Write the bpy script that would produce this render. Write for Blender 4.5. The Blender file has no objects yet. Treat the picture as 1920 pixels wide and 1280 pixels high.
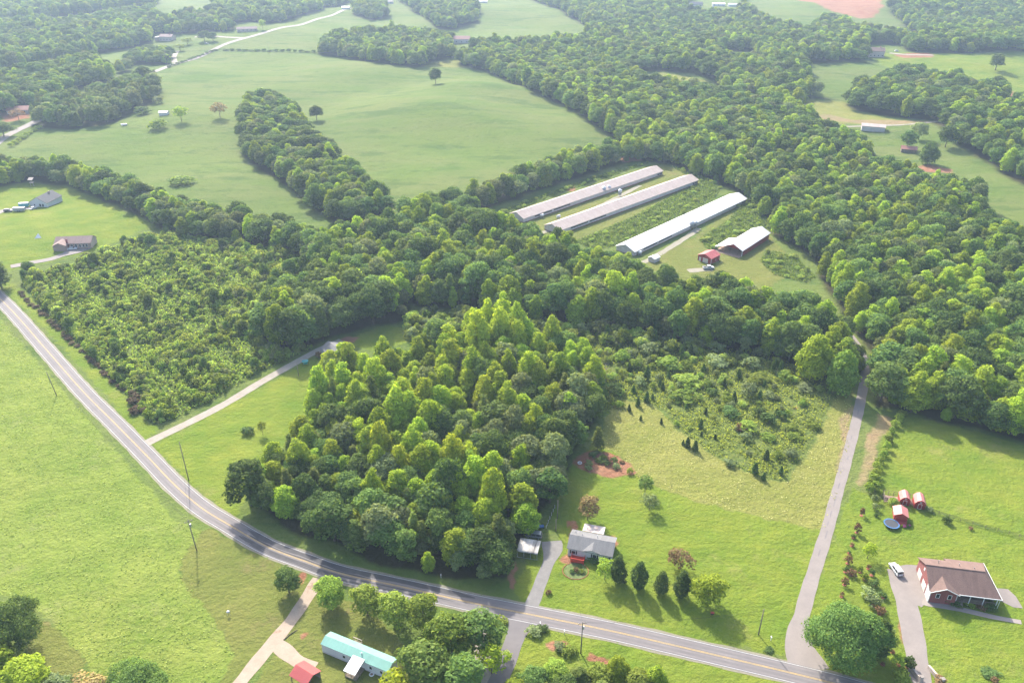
import bpy, bmesh, math, random
import numpy as np
from mathutils import Vector

RAD = math.radians
scn = bpy.context.scene
COL = scn.collection
rng = np.random.default_rng(11)
random.seed(11)

# ------------------------------------------------------------------ camera
CAM_H, PITCH, F_PX = 160.0, RAD(29.0), 1480.0
cam_data = bpy.data.cameras.new("camera")
cam_data.sensor_width = 36.0
cam_data.lens = F_PX / 1920.0 * 36.0
cam_data.clip_start = 1.0
cam_data.clip_end = 20000.0
cam = bpy.data.objects.new("camera", cam_data)
cam.location = (0, 0, CAM_H)
cam.rotation_euler = (RAD(90) - PITCH, 0, 0)
COL.objects.link(cam)
scn.camera = cam

# ------------------------------------------------------------------ light
SUN_AZ, SUN_EL = RAD(-21.0), RAD(38.0)      # azimuth from +Y towards +X
world = bpy.data.worlds.new("World")
scn.world = world
world.use_nodes = True
wn = world.node_tree.nodes
wl = world.node_tree.links
sky = wn.new("ShaderNodeTexSky")
sky.sky_type = 'NISHITA'
sky.sun_disc = False
sky.sun_elevation = SUN_EL
sky.sun_rotation = SUN_AZ
sky.air_density = 1.0
sky.dust_density = 3.0
bg = wn["Background"]
bg.inputs[1].default_value = 0.15
wl.new(sky.outputs[0], bg.inputs[0])
sun_data = bpy.data.lights.new("sun", 'SUN')
sun_data.energy = 3.3
sun_data.angle = RAD(1.8)
sun_data.color = (1.0, 0.95, 0.86)
sun = bpy.data.objects.new("sun", sun_data)
sd = Vector((math.sin(SUN_AZ) * math.cos(SUN_EL), math.cos(SUN_AZ) * math.cos(SUN_EL), math.sin(SUN_EL)))
sun.rotation_euler = sd.to_track_quat('Z', 'Y').to_euler()
sun.location = (0, 0, 300)
COL.objects.link(sun)
scn.view_settings.view_transform = 'Standard'
scn.view_settings.look = 'None'
scn.view_settings.exposure = 1.78
scn.view_settings.gamma = 1.0
scn.cycles.max_bounces = 8
scn.cycles.transparent_max_bounces = 12
scn.cycles.volume_bounces = 1
scn.cycles.use_denoising = True
scn.cycles.use_adaptive_sampling = True
scn.cycles.adaptive_threshold = 0.006

# ------------------------------------------------------------------ terrain
BUMPS = [  # x, y, amplitude, sigma x, sigma y : the rolling pasture country
    (-60, 690, 12, 95, 85), (40, 700, -4, 45, 40), (-30, 775, 5, 60, 35), (-250, 640, 5, 80, 80), (-150, 585, -4, 50, 60), (70, 640, 4, 60, 60),
    (-200, 860, 7, 120, 90), (160, 800, 6, 110, 110), (380, 620, 7, 110, 90), (300, 900, 9, 130, 120),
    (-480, 800, 8, 140, 120), (60, 1050, 8, 150, 120), (520, 1000, 10, 150, 140), (-330, 1150, 9, 180, 130),
    (330, 1350, 12, 200, 140), (-80, 1400, 10, 200, 150), (-560, 1350, 14, 220, 160), (700, 1450, 16, 220, 160),
    (-420, 500, 3, 70, 70), (420, 420, 3.0, 80, 70),
]


def hgt(x, y):
    x = np.asarray(x, float); y = np.asarray(y, float)
    h = np.zeros(np.broadcast(x, y).shape)
    for bx, by, a, sx, sy in BUMPS:
        h = h + a * np.exp(-((x - bx) / sx) ** 2 - ((y - by) / sy) ** 2)
    h = h + 1.8 * np.sin(x * 0.021 + 1.3) * np.sin(y * 0.019 + 0.4) + 1.5 * np.sin(x * 0.037 + y * 0.012) * np.sin(y * 0.033 + 0.7)
    d = np.clip((y - 300.0) / 170.0, 0, 1)
    d = d * d * (3 - 2 * d)
    flat = 1 - np.exp(-(((x - 85) / 125.0) ** 4) - (((y - 440) / 120.0) ** 4))
    return h * d * flat + 0.35 * np.sin(x * 0.05) * np.sin(y * 0.043 + 1) * flat


CP, SP = math.cos(PITCH), math.sin(PITCH)


def G(px, py, up=0.0):
    """Survey point: where the line of sight through a spot of the 1920 x 1280 photograph meets the land (metres)."""
    u, v = (px - 960.0) / F_PX, (py - 640.0) / F_PX
    dx, dy, dz = u, CP - v * SP, -(SP + v * CP)
    h = up
    for _ in range(40):
        t = (CAM_H - h) / -dz
        h = 0.5 * h + 0.5 * (float(hgt(t * dx, t * dy)) + up)
    return Vector((t * dx, t * dy, h - up))


def GP(pts):
    return np.array([G(*p)[:2] for p in pts])


def PROJ(x, y, z):
    Z = y * CP + (CAM_H - z) * SP
    Y = (CAM_H - z) * CP - y * SP
    return 960 + F_PX * x / Z, 640 + F_PX * Y / Z, Z


def inside(P, poly):
    x, y = P[:, 0], P[:, 1]
    r = np.zeros(len(P), bool)
    n = len(poly)
    bb = (x > poly[:, 0].min()) & (x < poly[:, 0].max()) & (y > poly[:, 1].min()) & (y < poly[:, 1].max())
    ix = np.nonzero(bb)[0]
    if len(ix) == 0:
        return r
    x, y = x[ix], y[ix]
    rr = np.zeros(len(ix), bool)
    for i in range(n):
        x0, y0 = poly[i - 1]; x1, y1 = poly[i]
        c = (y0 > y) != (y1 > y)
        rr ^= c & (x < (x1 - x0) * (y - y0) / ((y1 - y0) or 1e-9) + x0)
    r[ix] = rr
    return r


# ------------------------------------------------------------------ scene helpers
def tag(o, label=None, cat=None, group=None, kind=None):
    if label: o["label"] = label
    if cat: o["category"] = cat
    if group: o["group"] = group
    if kind: o["kind"] = kind
    return o


def link(name, data, parent=None):
    o = bpy.data.objects.new(name, data)
    COL.objects.link(o)
    if parent is not None:
        o.parent = parent
    return o


def root(name, label, cat, loc, yaw=0.0, group=None):
    o = link(name, None)
    o.location = loc
    o.rotation_euler = (0, 0, yaw)
    return tag(o, label, cat, group)


def np_mesh(name, V, F, mats=(), smooth=False, mi=None):
    """V (n,3), F (m,k) with one k."""
    V = np.asarray(V, np.float32); F = np.asarray(F, np.int32)
    me = bpy.data.meshes.new(name)
    k = F.shape[1]
    me.vertices.add(len(V)); me.loops.add(F.size); me.polygons.add(len(F))
    me.vertices.foreach_set("co", V.ravel())
    me.loops.foreach_set("vertex_index", F.ravel())
    me.polygons.foreach_set("loop_start", np.arange(0, F.size, k, dtype=np.int32))
    if smooth:
        me.polygons.foreach_set("use_smooth", np.ones(len(F), bool))
    if mi is not None:
        me.polygons.foreach_set("material_index", np.asarray(mi, np.int32))
    for m in mats:
        me.materials.append(m)
    me.update(calc_edges=True)
    return me


class MB:
    """Collects boxes, prisms, tubes; build() links them as ONE mesh object."""
    def __init__(self):
        self.v, self.f = [], []

    def add(self, vs, fs):
        n = len(self.v)
        self.v += [tuple(p) for p in vs]
        self.f += [tuple(i + n for i in f) for f in fs]
        return self

    def box(self, x0, x1, y0, y1, z0, z1):
        return self.add([(x0, y0, z0), (x1, y0, z0), (x1, y1, z0), (x0, y1, z0), (x0, y0, z1), (x1, y0, z1), (x1, y1, z1), (x0, y1, z1)],
                        [(3, 2, 1, 0), (4, 5, 6, 7), (0, 1, 5, 4), (1, 2, 6, 5), (2, 3, 7, 6), (3, 0, 4, 7)])

    def prism(self, prof, a0, a1, axis='x'):
        """profile (p,q) extruded along an axis: axis x -> (a,p,q); axis y -> (p,a,q)."""
        n = len(prof)
        if axis == 'x':
            vs = [(a0, p, q) for p, q in prof] + [(a1, p, q) for p, q in prof]
        else:
            vs = [(p, a0, q) for p, q in prof] + [(p, a1, q) for p, q in prof]
        fs = [tuple(range(n)), tuple(reversed(range(n, 2 * n)))] + [(i, i + n, (i + 1) % n + n, (i + 1) % n) for i in range(n)]
        return self.add(vs, fs)

    def tube(self, p0, p1, r0, r1=None, n=8, cap=True):
        r1 = r0 if r1 is None else r1
        p0, p1 = Vector(p0), Vector(p1)
        d = (p1 - p0).normalized()
        a = d.orthogonal().normalized(); b = d.cross(a)
        vs = []
        for p, r in ((p0, r0), (p1, r1)):
            for i in range(n):
                t = 2 * math.pi * i / n
                vs.append(p + a * (r * math.cos(t)) + b * (r * math.sin(t)))
        fs = [(i, (i + 1) % n, (i + 1) % n + n, i + n) for i in range(n)]
        if cap:
            fs += [tuple(reversed(range(n))), tuple(range(n, 2 * n))]
        return self.add(vs, fs)

    def slab(self, quad, t):
        """a sloping sheet: four points (counter-clockwise seen from above) given thickness t downwards."""
        q = [Vector(p) for p in quad]
        lo = [p - Vector((0, 0, t)) for p in q]
        n = len(q)
        return self.add(q + lo, [tuple(range(n)), tuple(reversed(range(n, 2 * n)))] + [((i + 1) % n, i, i + n, (i + 1) % n + n) for i in range(n)])

    def mesh(self, name, mat, smooth=False):
        me = bpy.data.meshes.new(name)
        me.from_pydata(self.v, [], self.f)
        bm = bmesh.new(); bm.from_mesh(me)
        bmesh.ops.recalc_face_normals(bm, faces=bm.faces)
        bm.to_mesh(me); bm.free()
        if smooth:
            for p in me.polygons: p.use_smooth = True
        if mat: me.materials.append(mat)
        return me

    def build(self, name, mat, parent=None, smooth=False, bevel=0.0):
        o = link(name, self.mesh(name, mat, smooth), parent)
        if bevel:
            b = o.modifiers.new("bevel", 'BEVEL'); b.width = bevel; b.segments = 2; b.limit_method = 'ANGLE'
        return o


# ------------------------------------------------------------------ materials
def mat_new(name):
    m = bpy.data.materials.new(name)
    m.use_nodes = True
    nt = m.node_tree
    p = nt.nodes["Principled BSDF"]
    return m, nt, p


def N(nt, typ, **kw):
    n = nt.nodes.new(typ)
    for k, v in kw.items():
        if k in n.inputs.keys() if hasattr(n.inputs, 'keys') else False:
            n.inputs[k].default_value = v
        else:
            setattr(n, k, v)
    return n


def noise(nt, vec, scale, detail=4.0, rough=0.55):
    n = nt.nodes.new("ShaderNodeTexNoise")
    n.inputs["Scale"].default_value = scale
    n.inputs["Detail"].default_value = detail
    n.inputs["Roughness"].default_value = rough
    if vec is not None:
        nt.links.new(vec, n.inputs["Vector"])
    return n.outputs["Fac"]


def ramp(nt, fac, lo, hi):
    n = nt.nodes.new("ShaderNodeMapRange")
    n.inputs["From Min"].default_value = lo
    n.inputs["From Max"].default_value = hi
    nt.links.new(fac, n.inputs["Value"])
    return n.outputs["Result"]


def mix(nt, fac, a, b, blend='MIX'):
    n = nt.nodes.new("ShaderNodeMix")
    n.data_type = 'RGBA'; n.blend_type = blend
    for sock, v in ((n.inputs[0], fac), (n.inputs[6], a), (n.inputs[7], b)):
        if isinstance(v, bpy.types.NodeSocket):
            nt.links.new(v, sock)
        elif isinstance(v, (int, float)):
            sock.default_value = v
        else:
            sock.default_value = (*v[:3], 1)
    return n.outputs[2]


def math_n(nt, op, a, b=None):
    n = nt.nodes.new("ShaderNodeMath"); n.operation = op
    for s, v in ((n.inputs[0], a), (n.inputs[1], b)):
        if v is None: continue
        if isinstance(v, bpy.types.NodeSocket): nt.links.new(v, s)
        else: s.default_value = v
    return n.outputs[0]


def bump(nt, h, p, strength=0.5, dist=0.3):
    b = nt.nodes.new("ShaderNodeBump")
    b.inputs["Strength"].default_value = strength
    b.inputs["Distance"].default_value = dist
    nt.links.new(h, b.inputs["Height"])
    nt.links.new(b.outputs[0], p.inputs["Normal"])


def geo_pos(nt):
    return nt.nodes.new("ShaderNodeNewGeometry").outputs["Position"]


def surf(name, col, rough=0.7, var=0.18, scale=0.6, metal=0.0, spec=0.3, col2=None, streak=0.0, bumpy=0.0, bscale=8.0):
    """Weathered surface: two noise scales shift the colour, optional second (stain) colour and relief."""
    m, nt, p = mat_new(name)
    pos = nt.nodes.new("ShaderNodeTexCoord").outputs["Object"]
    f1 = ramp(nt, noise(nt, pos, scale, 5), 0.3, 0.7)
    f2 = ramp(nt, noise(nt, pos, scale * 7, 3), 0.25, 0.75)
    dark = tuple(c * (1 - var) for c in col); lite = tuple(min(1, c * (1 + var)) for c in col)
    c = mix(nt, f1, dark, lite)
    c = mix(nt, math_n(nt, 'MULTIPLY', f2, 0.35), c, tuple(k * (1 - var * 1.3) for k in col))
    if col2 is not None:
        f3 = ramp(nt, noise(nt, pos, scale * 1.7, 6, 0.65), 0.5, 0.72)
        c = mix(nt, math_n(nt, 'MULTIPLY', f3, streak or 0.6), c, col2)
    nt.links.new(c, p.inputs["Base Color"])
    p.inputs["Roughness"].default_value = rough
    p.inputs["Metallic"].default_value = metal
    p.inputs["Specular IOR Level"].default_value = spec
    if bumpy:
        bump(nt, noise(nt, pos, bscale, 4), p, bumpy, 0.05)
    return m


def leaf_mat(name, ca, cb, trans, tw=0.38, rnd=0.35):
    """Foliage: colour varies from leaf clump to leaf clump and from tree to tree; light passes through."""
    m, nt, p = mat_new(name)
    at = nt.nodes.new("ShaderNodeAttribute"); at.attribute_name = "tint"
    oi = nt.nodes.new("ShaderNodeObjectInfo")
    f = math_n(nt, 'ADD', math_n(nt, 'MULTIPLY', at.outputs["Fac"], 1.0), math_n(nt, 'SUBTRACT', math_n(nt, 'MULTIPLY', oi.outputs["Random"], 0.6), 0.3))
    f = ramp(nt, f, -0.05, 1.05)
    c = mix(nt, f, tuple(k * 0.72 for k in ca), tuple(k * 1.18 for k in cb))
    wn_ = nt.nodes.new("ShaderNodeTexWhiteNoise"); wn_.noise_dimensions = '1D'
    nt.links.new(oi.outputs["Random"], wn_.inputs["W"])
    hs = nt.nodes.new("ShaderNodeHueSaturation")
    nt.links.new(c, hs.inputs["Color"])
    v = nt.nodes.new("ShaderNodeMapRange"); v.inputs["To Min"].default_value = 1 - rnd; v.inputs["To Max"].default_value = 1 + rnd
    nt.links.new(wn_.outputs["Value"], v.inputs["Value"]); nt.links.new(v.outputs[0], hs.inputs["Value"])
    h2 = nt.nodes.new("ShaderNodeMapRange"); h2.inputs["To Min"].default_value = 0.488; h2.inputs["To Max"].default_value = 0.512
    sc = nt.nodes.new("ShaderNodeSeparateColor"); nt.links.new(wn_.outputs["Color"], sc.inputs[0])
    nt.links.new(sc.outputs[0], h2.inputs["Value"]); nt.links.new(h2.outputs[0], hs.inputs["Hue"])
    nt.links.new(hs.outputs[0], p.inputs["Base Color"])
    p.inputs["Roughness"].default_value = 0.7
    p.inputs["Specular IOR Level"].default_value = 0.04
    tr = nt.nodes.new("ShaderNodeBsdfTranslucent")
    tc = mix(nt, 1.0, hs.outputs[0], trans, 'MULTIPLY')
    nt.links.new(tc, tr.inputs["Color"])
    ms = nt.nodes.new("ShaderNodeMixShader"); ms.inputs[0].default_value = tw
    nt.links.new(p.outputs[0], ms.inputs[1]); nt.links.new(tr.outputs[0], ms.inputs[2])
    nt.links.new(ms.outputs[0], nt.nodes["Material Output"].inputs["Surface"])
    return m


TRANS = (1.75, 1.6, 0.55)
LM = {
    'poplar': leaf_mat("leaf_poplar", (0.178, 0.28, 0.026), (0.3, 0.375, 0.04), TRANS, 0.42, 0.26),
    'oak': leaf_mat("leaf_oak", (0.066, 0.13, 0.034), (0.135, 0.195, 0.048), TRANS, 0.4, 0.3),  # own dark green, deepened to paint cloud shade on the back woods
    'grey': leaf_mat("leaf_grey_green", (0.13, 0.175, 0.075), (0.2, 0.235, 0.095), TRANS, 0.4, 0.25),
    'pine': leaf_mat("leaf_pine", (0.1, 0.15, 0.03), (0.175, 0.21, 0.05), TRANS, 0.4, 0.25),
    'scrub': leaf_mat("leaf_scrub", (0.155, 0.245, 0.05), (0.29, 0.35, 0.09), TRANS, 0.45, 0.32),
    'cedar': leaf_mat("leaf_cedar", (0.06, 0.11, 0.03), (0.105, 0.16, 0.045), TRANS, 0.35, 0.25),
    'bush': leaf_mat("leaf_bush", (0.12, 0.2, 0.03), (0.23, 0.29, 0.05), TRANS, 0.42, 0.3),
    'yellow': leaf_mat("leaf_yellow_green", (0.225, 0.325, 0.027), (0.33, 0.395, 0.038), TRANS, 0.45, 0.12),
    'rust': leaf_mat("leaf_rust", (0.13, 0.085, 0.042), (0.23, 0.15, 0.075), (1.25, 0.95, 0.65), 0.4, 0.25),
    'tan': leaf_mat("leaf_tan", (0.22, 0.18, 0.075), (0.34, 0.26, 0.11), (1.2, 1.1, 0.7), 0.4, 0.2),
    'kudzu': leaf_mat("leaf_weeds", (0.16, 0.24, 0.04), (0.3, 0.36, 0.085), TRANS, 0.45, 0.2),
    'bankweed': leaf_mat("leaf_bank_weeds", (0.1, 0.19, 0.04), (0.19, 0.27, 0.065), TRANS, 0.45, 0.2),
    'grass': leaf_mat("leaf_tall_grass", (0.15, 0.23, 0.04), (0.27, 0.31, 0.08), TRANS, 0.4, 0.1),
    'drygrass': leaf_mat("leaf_dry_grass", (0.28, 0.28, 0.09), (0.38, 0.35, 0.14), (1.2, 1.15, 0.8), 0.35, 0.1),
    'bramble': leaf_mat("leaf_bramble", (0.07, 0.05, 0.03), (0.12, 0.085, 0.045), (1.2, 0.9, 0.7), 0.3, 0.2),
    'magenta': leaf_mat("leaf_blossom", (0.4, 0.05, 0.18), (0.55, 0.2, 0.3), (1.1, 0.8, 1), 0.3, 0.2),
}
M = {
    'bark': surf("bark", (0.11, 0.085, 0.06), 0.9, 0.35, 2.0),
    'asphalt': None,
}

# ------------------------------------------------------------------ land use, as outlines on the ground
WOOD = {   # name: (outline, spacing, kind weights, height range)
    'woodlot': ([(462, 948), (560, 996), (700, 1052), (850, 1084), (938, 1092), (975, 1010), (1035, 940), (1068, 860), (1108, 800), (1130, 752),
                 (1095, 690), (1010, 650), (905, 638), (800, 676), (700, 704), (620, 724), (590, 765), (572, 815), (508, 868)], 6.3, 'w1', (12, 19)),
    'clump': ([(600, 640), (640, 622), (700, 612), (765, 600), (750, 560), (690, 535), (600, 520), (560, 560), (500, 600), (490, 640), (520, 660), (560, 660)], 6.8, 'w2', (13, 19)),
    'belt': ([(600, 520), (690, 535), (780, 575), (880, 582), (960, 602), (1060, 606), (1180, 622), (1300, 648), (1440, 672), (1510, 690), (1545, 708), (1600, 718), (1612, 690), (1585, 650),
              (1555, 640), (1490, 600), (1330, 575), (1250, 545), (1180, 530), (1075, 500), (985, 462), (930, 440), (850, 430), (720, 440), (620, 470), (540, 470)], 6.9, 'w2', (12, 19)),
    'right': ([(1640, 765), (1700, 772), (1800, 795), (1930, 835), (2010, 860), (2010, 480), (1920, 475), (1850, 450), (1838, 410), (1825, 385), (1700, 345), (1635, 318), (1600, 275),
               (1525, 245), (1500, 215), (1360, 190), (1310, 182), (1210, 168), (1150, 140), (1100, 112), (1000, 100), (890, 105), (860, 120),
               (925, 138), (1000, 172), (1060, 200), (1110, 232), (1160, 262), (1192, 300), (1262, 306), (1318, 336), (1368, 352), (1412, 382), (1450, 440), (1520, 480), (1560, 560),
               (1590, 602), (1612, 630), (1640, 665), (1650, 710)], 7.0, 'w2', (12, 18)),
    'draw': ([(452, 228), (458, 288), (492, 322), (548, 358), (598, 402), (650, 428), (735, 402), (715, 380), (655, 330), (612, 280), (560, 240), (535, 200), (500, 190), (470, 200)], 7.2, 'w3', (11, 17)),
    'leftline': ([(-60, 352), (0, 349), (50, 339), (130, 347), (190, 373), (240, 396), (285, 418), (330, 440), (480, 462), (560, 475), (620, 470), (600, 450), (480, 428), (390, 405), (290, 378),
                  (220, 356), (130, 322), (0, 318), (-60, 322)], 6.8, 'w3', (9, 15)),
    'coopline': ([(742, 408), (790, 418), (850, 425), (885, 405), (950, 378), (1050, 344), (1130, 318), (1190, 303), (1262, 308), (1215, 292), (1175, 290), (1100, 306), (1040, 322), (960, 348), (880, 388), (800, 392)], 7.0, 'w3', (10, 16)),
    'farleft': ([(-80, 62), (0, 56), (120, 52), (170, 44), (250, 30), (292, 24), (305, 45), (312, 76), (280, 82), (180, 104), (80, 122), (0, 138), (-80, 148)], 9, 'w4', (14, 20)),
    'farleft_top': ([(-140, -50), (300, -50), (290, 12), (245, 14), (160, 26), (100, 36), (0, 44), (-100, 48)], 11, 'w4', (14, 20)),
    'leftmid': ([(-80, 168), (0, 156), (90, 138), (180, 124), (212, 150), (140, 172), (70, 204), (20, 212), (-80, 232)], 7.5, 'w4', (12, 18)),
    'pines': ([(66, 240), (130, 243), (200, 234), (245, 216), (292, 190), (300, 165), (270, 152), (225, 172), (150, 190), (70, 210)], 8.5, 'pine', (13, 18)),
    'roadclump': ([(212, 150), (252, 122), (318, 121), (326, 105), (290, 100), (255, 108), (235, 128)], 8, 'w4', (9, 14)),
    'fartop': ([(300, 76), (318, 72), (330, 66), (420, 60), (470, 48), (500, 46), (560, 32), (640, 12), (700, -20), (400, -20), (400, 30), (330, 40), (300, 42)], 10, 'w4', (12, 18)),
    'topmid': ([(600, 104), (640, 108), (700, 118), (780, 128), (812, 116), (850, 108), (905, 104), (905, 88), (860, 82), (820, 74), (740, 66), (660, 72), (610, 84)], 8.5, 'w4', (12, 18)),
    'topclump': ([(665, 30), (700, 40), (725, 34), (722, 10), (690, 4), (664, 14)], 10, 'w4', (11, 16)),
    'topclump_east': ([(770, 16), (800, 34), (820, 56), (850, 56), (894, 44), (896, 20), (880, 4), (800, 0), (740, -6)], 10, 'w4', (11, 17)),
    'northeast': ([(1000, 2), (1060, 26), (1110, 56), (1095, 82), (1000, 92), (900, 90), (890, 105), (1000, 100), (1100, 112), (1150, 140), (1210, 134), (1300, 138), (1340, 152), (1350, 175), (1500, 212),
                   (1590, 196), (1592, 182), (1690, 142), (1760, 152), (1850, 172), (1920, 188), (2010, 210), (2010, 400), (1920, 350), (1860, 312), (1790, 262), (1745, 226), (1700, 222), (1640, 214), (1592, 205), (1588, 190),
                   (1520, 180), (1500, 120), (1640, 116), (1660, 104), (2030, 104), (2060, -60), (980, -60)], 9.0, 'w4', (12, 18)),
}
OPEN = [   # clearings cut into the far woods
    [(1284, 28), (1290, 2), (1300, -12), (1390, -14), (1396, 20), (1372, 34), (1330, 36)],
    [(1392, 20), (1400, -14), (1440, -50), (1670, -50), (1668, 20), (1690, 40), (1722, 64), (1740, 80), (1660, 72), (1600, 62), (1560, 42), (1500, 66), (1440, 48)],
    [(1345, 98), (1400, 95), (1425, 108), (1440, 122), (1400, 124), (1350, 116)],
    [(1202, 140), (1240, 134), (1330, 150), (1340, 172), (1290, 170), (1220, 162)],
    [(1640, 112), (1660, 100), (1720, 98), (1930, 104), (2000, 110), (2000, 178), (1920, 178), (1860, 166), (1780, 150), (1700, 138), (1650, 122)],
    [(1500, 184), (1590, 190), (1600, 208), (1700, 226), (1760, 236), (1700, 246), (1600, 250), (1515, 234)],
    [(1618, 116), (1622, 84), (1696, 84), (1700, 116)],
    [(846, 106), (848, 76), (886, 76), (888, 106)],
    [(282, 94), (286, 64), (342, 64), (344, 94)],
    [(436, 66), (440, 44), (492, 42), (492, 62)],
    [(1870, 195), (1905, 178), (1915, 200), (1880, 215)],
]
POLY = {k: GP(v[0]) for k, v in WOOD.items()}
OPENP = [GP(p) for p in OPEN]

SCRUB = GP([(40, 528), (110, 505), (180, 482), (250, 446), (330, 440), (480, 462), (545, 470), (600, 520), (560, 560), (500, 600), (490, 640), (520, 662), (600, 648), (490, 696), (400, 748),
            (330, 786), (292, 796), (268, 776), (246, 752), (225, 722), (160, 656), (90, 582)])
BRUSH = GP([(1098, 740), (1140, 712), (1110, 690), (1060, 640), (1100, 612), (1200, 622), (1330, 650), (1440, 662), (1500, 690), (1560, 735), (1545, 790), (1500, 860), (1470, 900), (1430, 896),
            (1330, 850), (1270, 800), (1215, 752), (1170, 748), (1140, 770)])
MOWN = [GP(p) for p in [
    [(1660, 790), (1700, 778), (1800, 800), (1960, 845), (1960, 1020), (1760, 962), (1650, 930), (1640, 900)],
    [(1640, 112), (1660, 100), (1720, 98), (1930, 104), (2000, 110), (2000, 178), (1920, 178), (1860, 166), (1780, 150), (1700, 138), (1650, 122)],
    [(284, 834), (350, 801), (480, 731), (596, 668), (616, 690), (600, 740), (570, 800), (505, 868), (452, 945), (442, 972), (400, 944), (345, 893)],
    [(0, 508), (60, 560), (160, 664), (232, 738), (262, 784), (300, 802), (272, 832), (200, 742), (100, 634), (0, 535)],
    [(1000, 1145), (1046, 1012), (1036, 958), (1062, 880), (1120, 830), (1160, 850), (1200, 900), (1300, 938), (1420, 968), (1545, 992), (1478, 1230), (1280, 1193), (1100, 1152)],
    [(1598, 915), (1650, 932), (1760, 965), (1930, 1012), (1960, 1330), (1640, 1310), (1530, 1250), (1505, 1190), (1560, 1010)],
    [(0, 352), (50, 342), (130, 350), (240, 398), (290, 420), (250, 440), (180, 470), (60, 500), (-40, 520), (-60, 352)],
    [(960, 1110), (1000, 1030), (1020, 1020), (1046, 1010), (1000, 1140)],
    [(980, 1180), (1100, 1178), (1300, 1228), (1480, 1275), (1600, 1330), (900, 1330)],
    [(640, 640), (720, 610), (770, 615), (770, 640), (700, 660)],
]]
PALE = [GP(p) for p in [   # close-mown, drier turf
    [(388, 990), (440, 1015), (520, 1055), (590, 1095), (545, 1160), (440, 1290), (390, 1330), (420, 1260), (442, 1226), (400, 1160), (350, 1100), (338, 1070), (352, 1030)],
    [(70, 1160), (110, 1180), (160, 1240), (140, 1270), (80, 1260), (40, 1200)],
    [(470, 1290), (590, 1110), (700, 1140), (830, 1290)],
    [(1210, 490), (1300, 445), (1360, 400), (1410, 395), (1440, 440), (1500, 500), (1440, 540), (1330, 540), (1230, 510)],
    [(925, 408), (1240, 305), (1300, 330), (1330, 352), (1260, 372), (1080, 455), (960, 440)],
]]
HAY = [GP(p) for p in [
    [(1120, 835), (1135, 782), (1160, 745), (1215, 750), (1270, 800), (1330, 850), (1430, 898), (1474, 902), (1505, 862), (1548, 790), (1565, 740), (1600, 735), (1592, 830), (1560, 960), (1546, 995),
     (1420, 968), (1300, 938), (1205, 902), (1165, 855)],
    [(1500, 186), (1588, 192), (1600, 210), (1700, 228), (1755, 238), (1640, 232), (1560, 232), (1518, 226)],
    [(1202, 142), (1240, 137), (1326, 152), (1330, 168), (1225, 160)],
    [(700, 118), (860, 112), (900, 128), (830, 126)],
]]
TAN = [GP(p) for p in [
    [(1602, 905), (1626, 830), (1640, 775), (1668, 782), (1646, 850), (1618, 918)],
    [(1560, 880), (1588, 770), (1600, 740), (1606, 760), (1590, 840), (1570, 900)],
    [(1530, 222), (1640, 236), (1760, 230), (1740, 226), (1600, 224), (1540, 212)],
]]
RED = [GP(p) for p in [
    [(1070, 868), (1100, 842), (1150, 850), (1185, 868), (1195, 888), (1150, 896), (1100, 885)],
    [(1050, 1052), (1062, 1028), (1072, 982), (1082, 980), (1068, 1040), (1074, 1056), (1062, 1060)],
    [(952, 1100), (956, 1062), (966, 1050), (970, 1066), (966, 1105)],
    [(1440, -30), (1470, -2), (1560, 22), (1610, 36), (1636, 34), (1656, 14), (1640, -10), (1560, -30)],
    [(1712, 314), (1740, 308), (1786, 318), (1790, 326), (1730, 322)],
    [(1690, 1215), (1700, 1165), (1686, 1160), (1684, 1190)],
    [(1672, 102), (1745, 99), (1752, 108), (1690, 110)], [(1880, 180), (1900, 168), (1908, 186), (1890, 192)],
    [(624, 640), (650, 630), (680, 632), (660, 642)],
    [(556, 1082), (572, 1068), (578, 1085), (566, 1098)],
    [(1160, 298), (1200, 290), (1205, 302), (1170, 306)], [(1062, 352), (1076, 346), (1080, 356), (1066, 362)],
    [(560, 1190), (575, 1184), (568, 1205)],
    [(0, 212), (50, 202), (60, 220), (10, 232)],
    [(1062, 975), (1080, 972), (1076, 985), (1064, 990)], [(1138, 1006), (1150, 1003), (1160, 1018), (1150, 1030)],
    [(1484, 762), (1500, 760), (1500, 766), (1486, 768)],
    [(1290, 870), (1292, 868), (1294, 870)], [(1100, 1220), (1150, 1235), (1140, 1250), (1095, 1232)],
    [(1020, 1205), (1060, 1195), (1075, 1215), (1030, 1222)],
]]
GAP = GP([(752, 612), (800, 585), (890, 588), (960, 606), (1060, 612), (1180, 628), (1300, 655), (1250, 662), (1130, 640), (1060, 640), (1000, 640), (905, 622), (800, 645), (770, 640)])
BANK = [GP(p) for p in [   # rank weeds on the banks of the poultry yard
    [(1080, 452), (1180, 410), (1290, 352), (1330, 336), (1352, 352), (1340, 372), (1240, 422), (1150, 462), (1110, 470)],
    [(1392, 372), (1420, 380), (1450, 430), (1420, 430), (1330, 470), (1310, 450), (1370, 410)],
    [(1440, 470), (1490, 480), (1530, 520), (1510, 530), (1450, 515), (1425, 490)],
    [(930, 400), (1000, 372), (1110, 332), (1230, 300), (1210, 308), (1050, 362), (950, 402)],
    [(1252, 310), (1300, 322), (1345, 345), (1320, 345)],
]]
MEADOW = GP([(-60, 640), (0, 596), (80, 690), (180, 800), (270, 905), (330, 975), (385, 1000), (350, 1030), (336, 1072), (400, 1160), (444, 1226), (400, 1300), (160, 1300), (165, 1245), (110, 1180), (60, 1130), (-60, 1100)])
PASTURE_E = GP([(1660, 790), (1700, 778), (1800, 800), (1960, 845), (1960, 1020), (1760, 962), (1650, 930), (1640, 900)])

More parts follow.
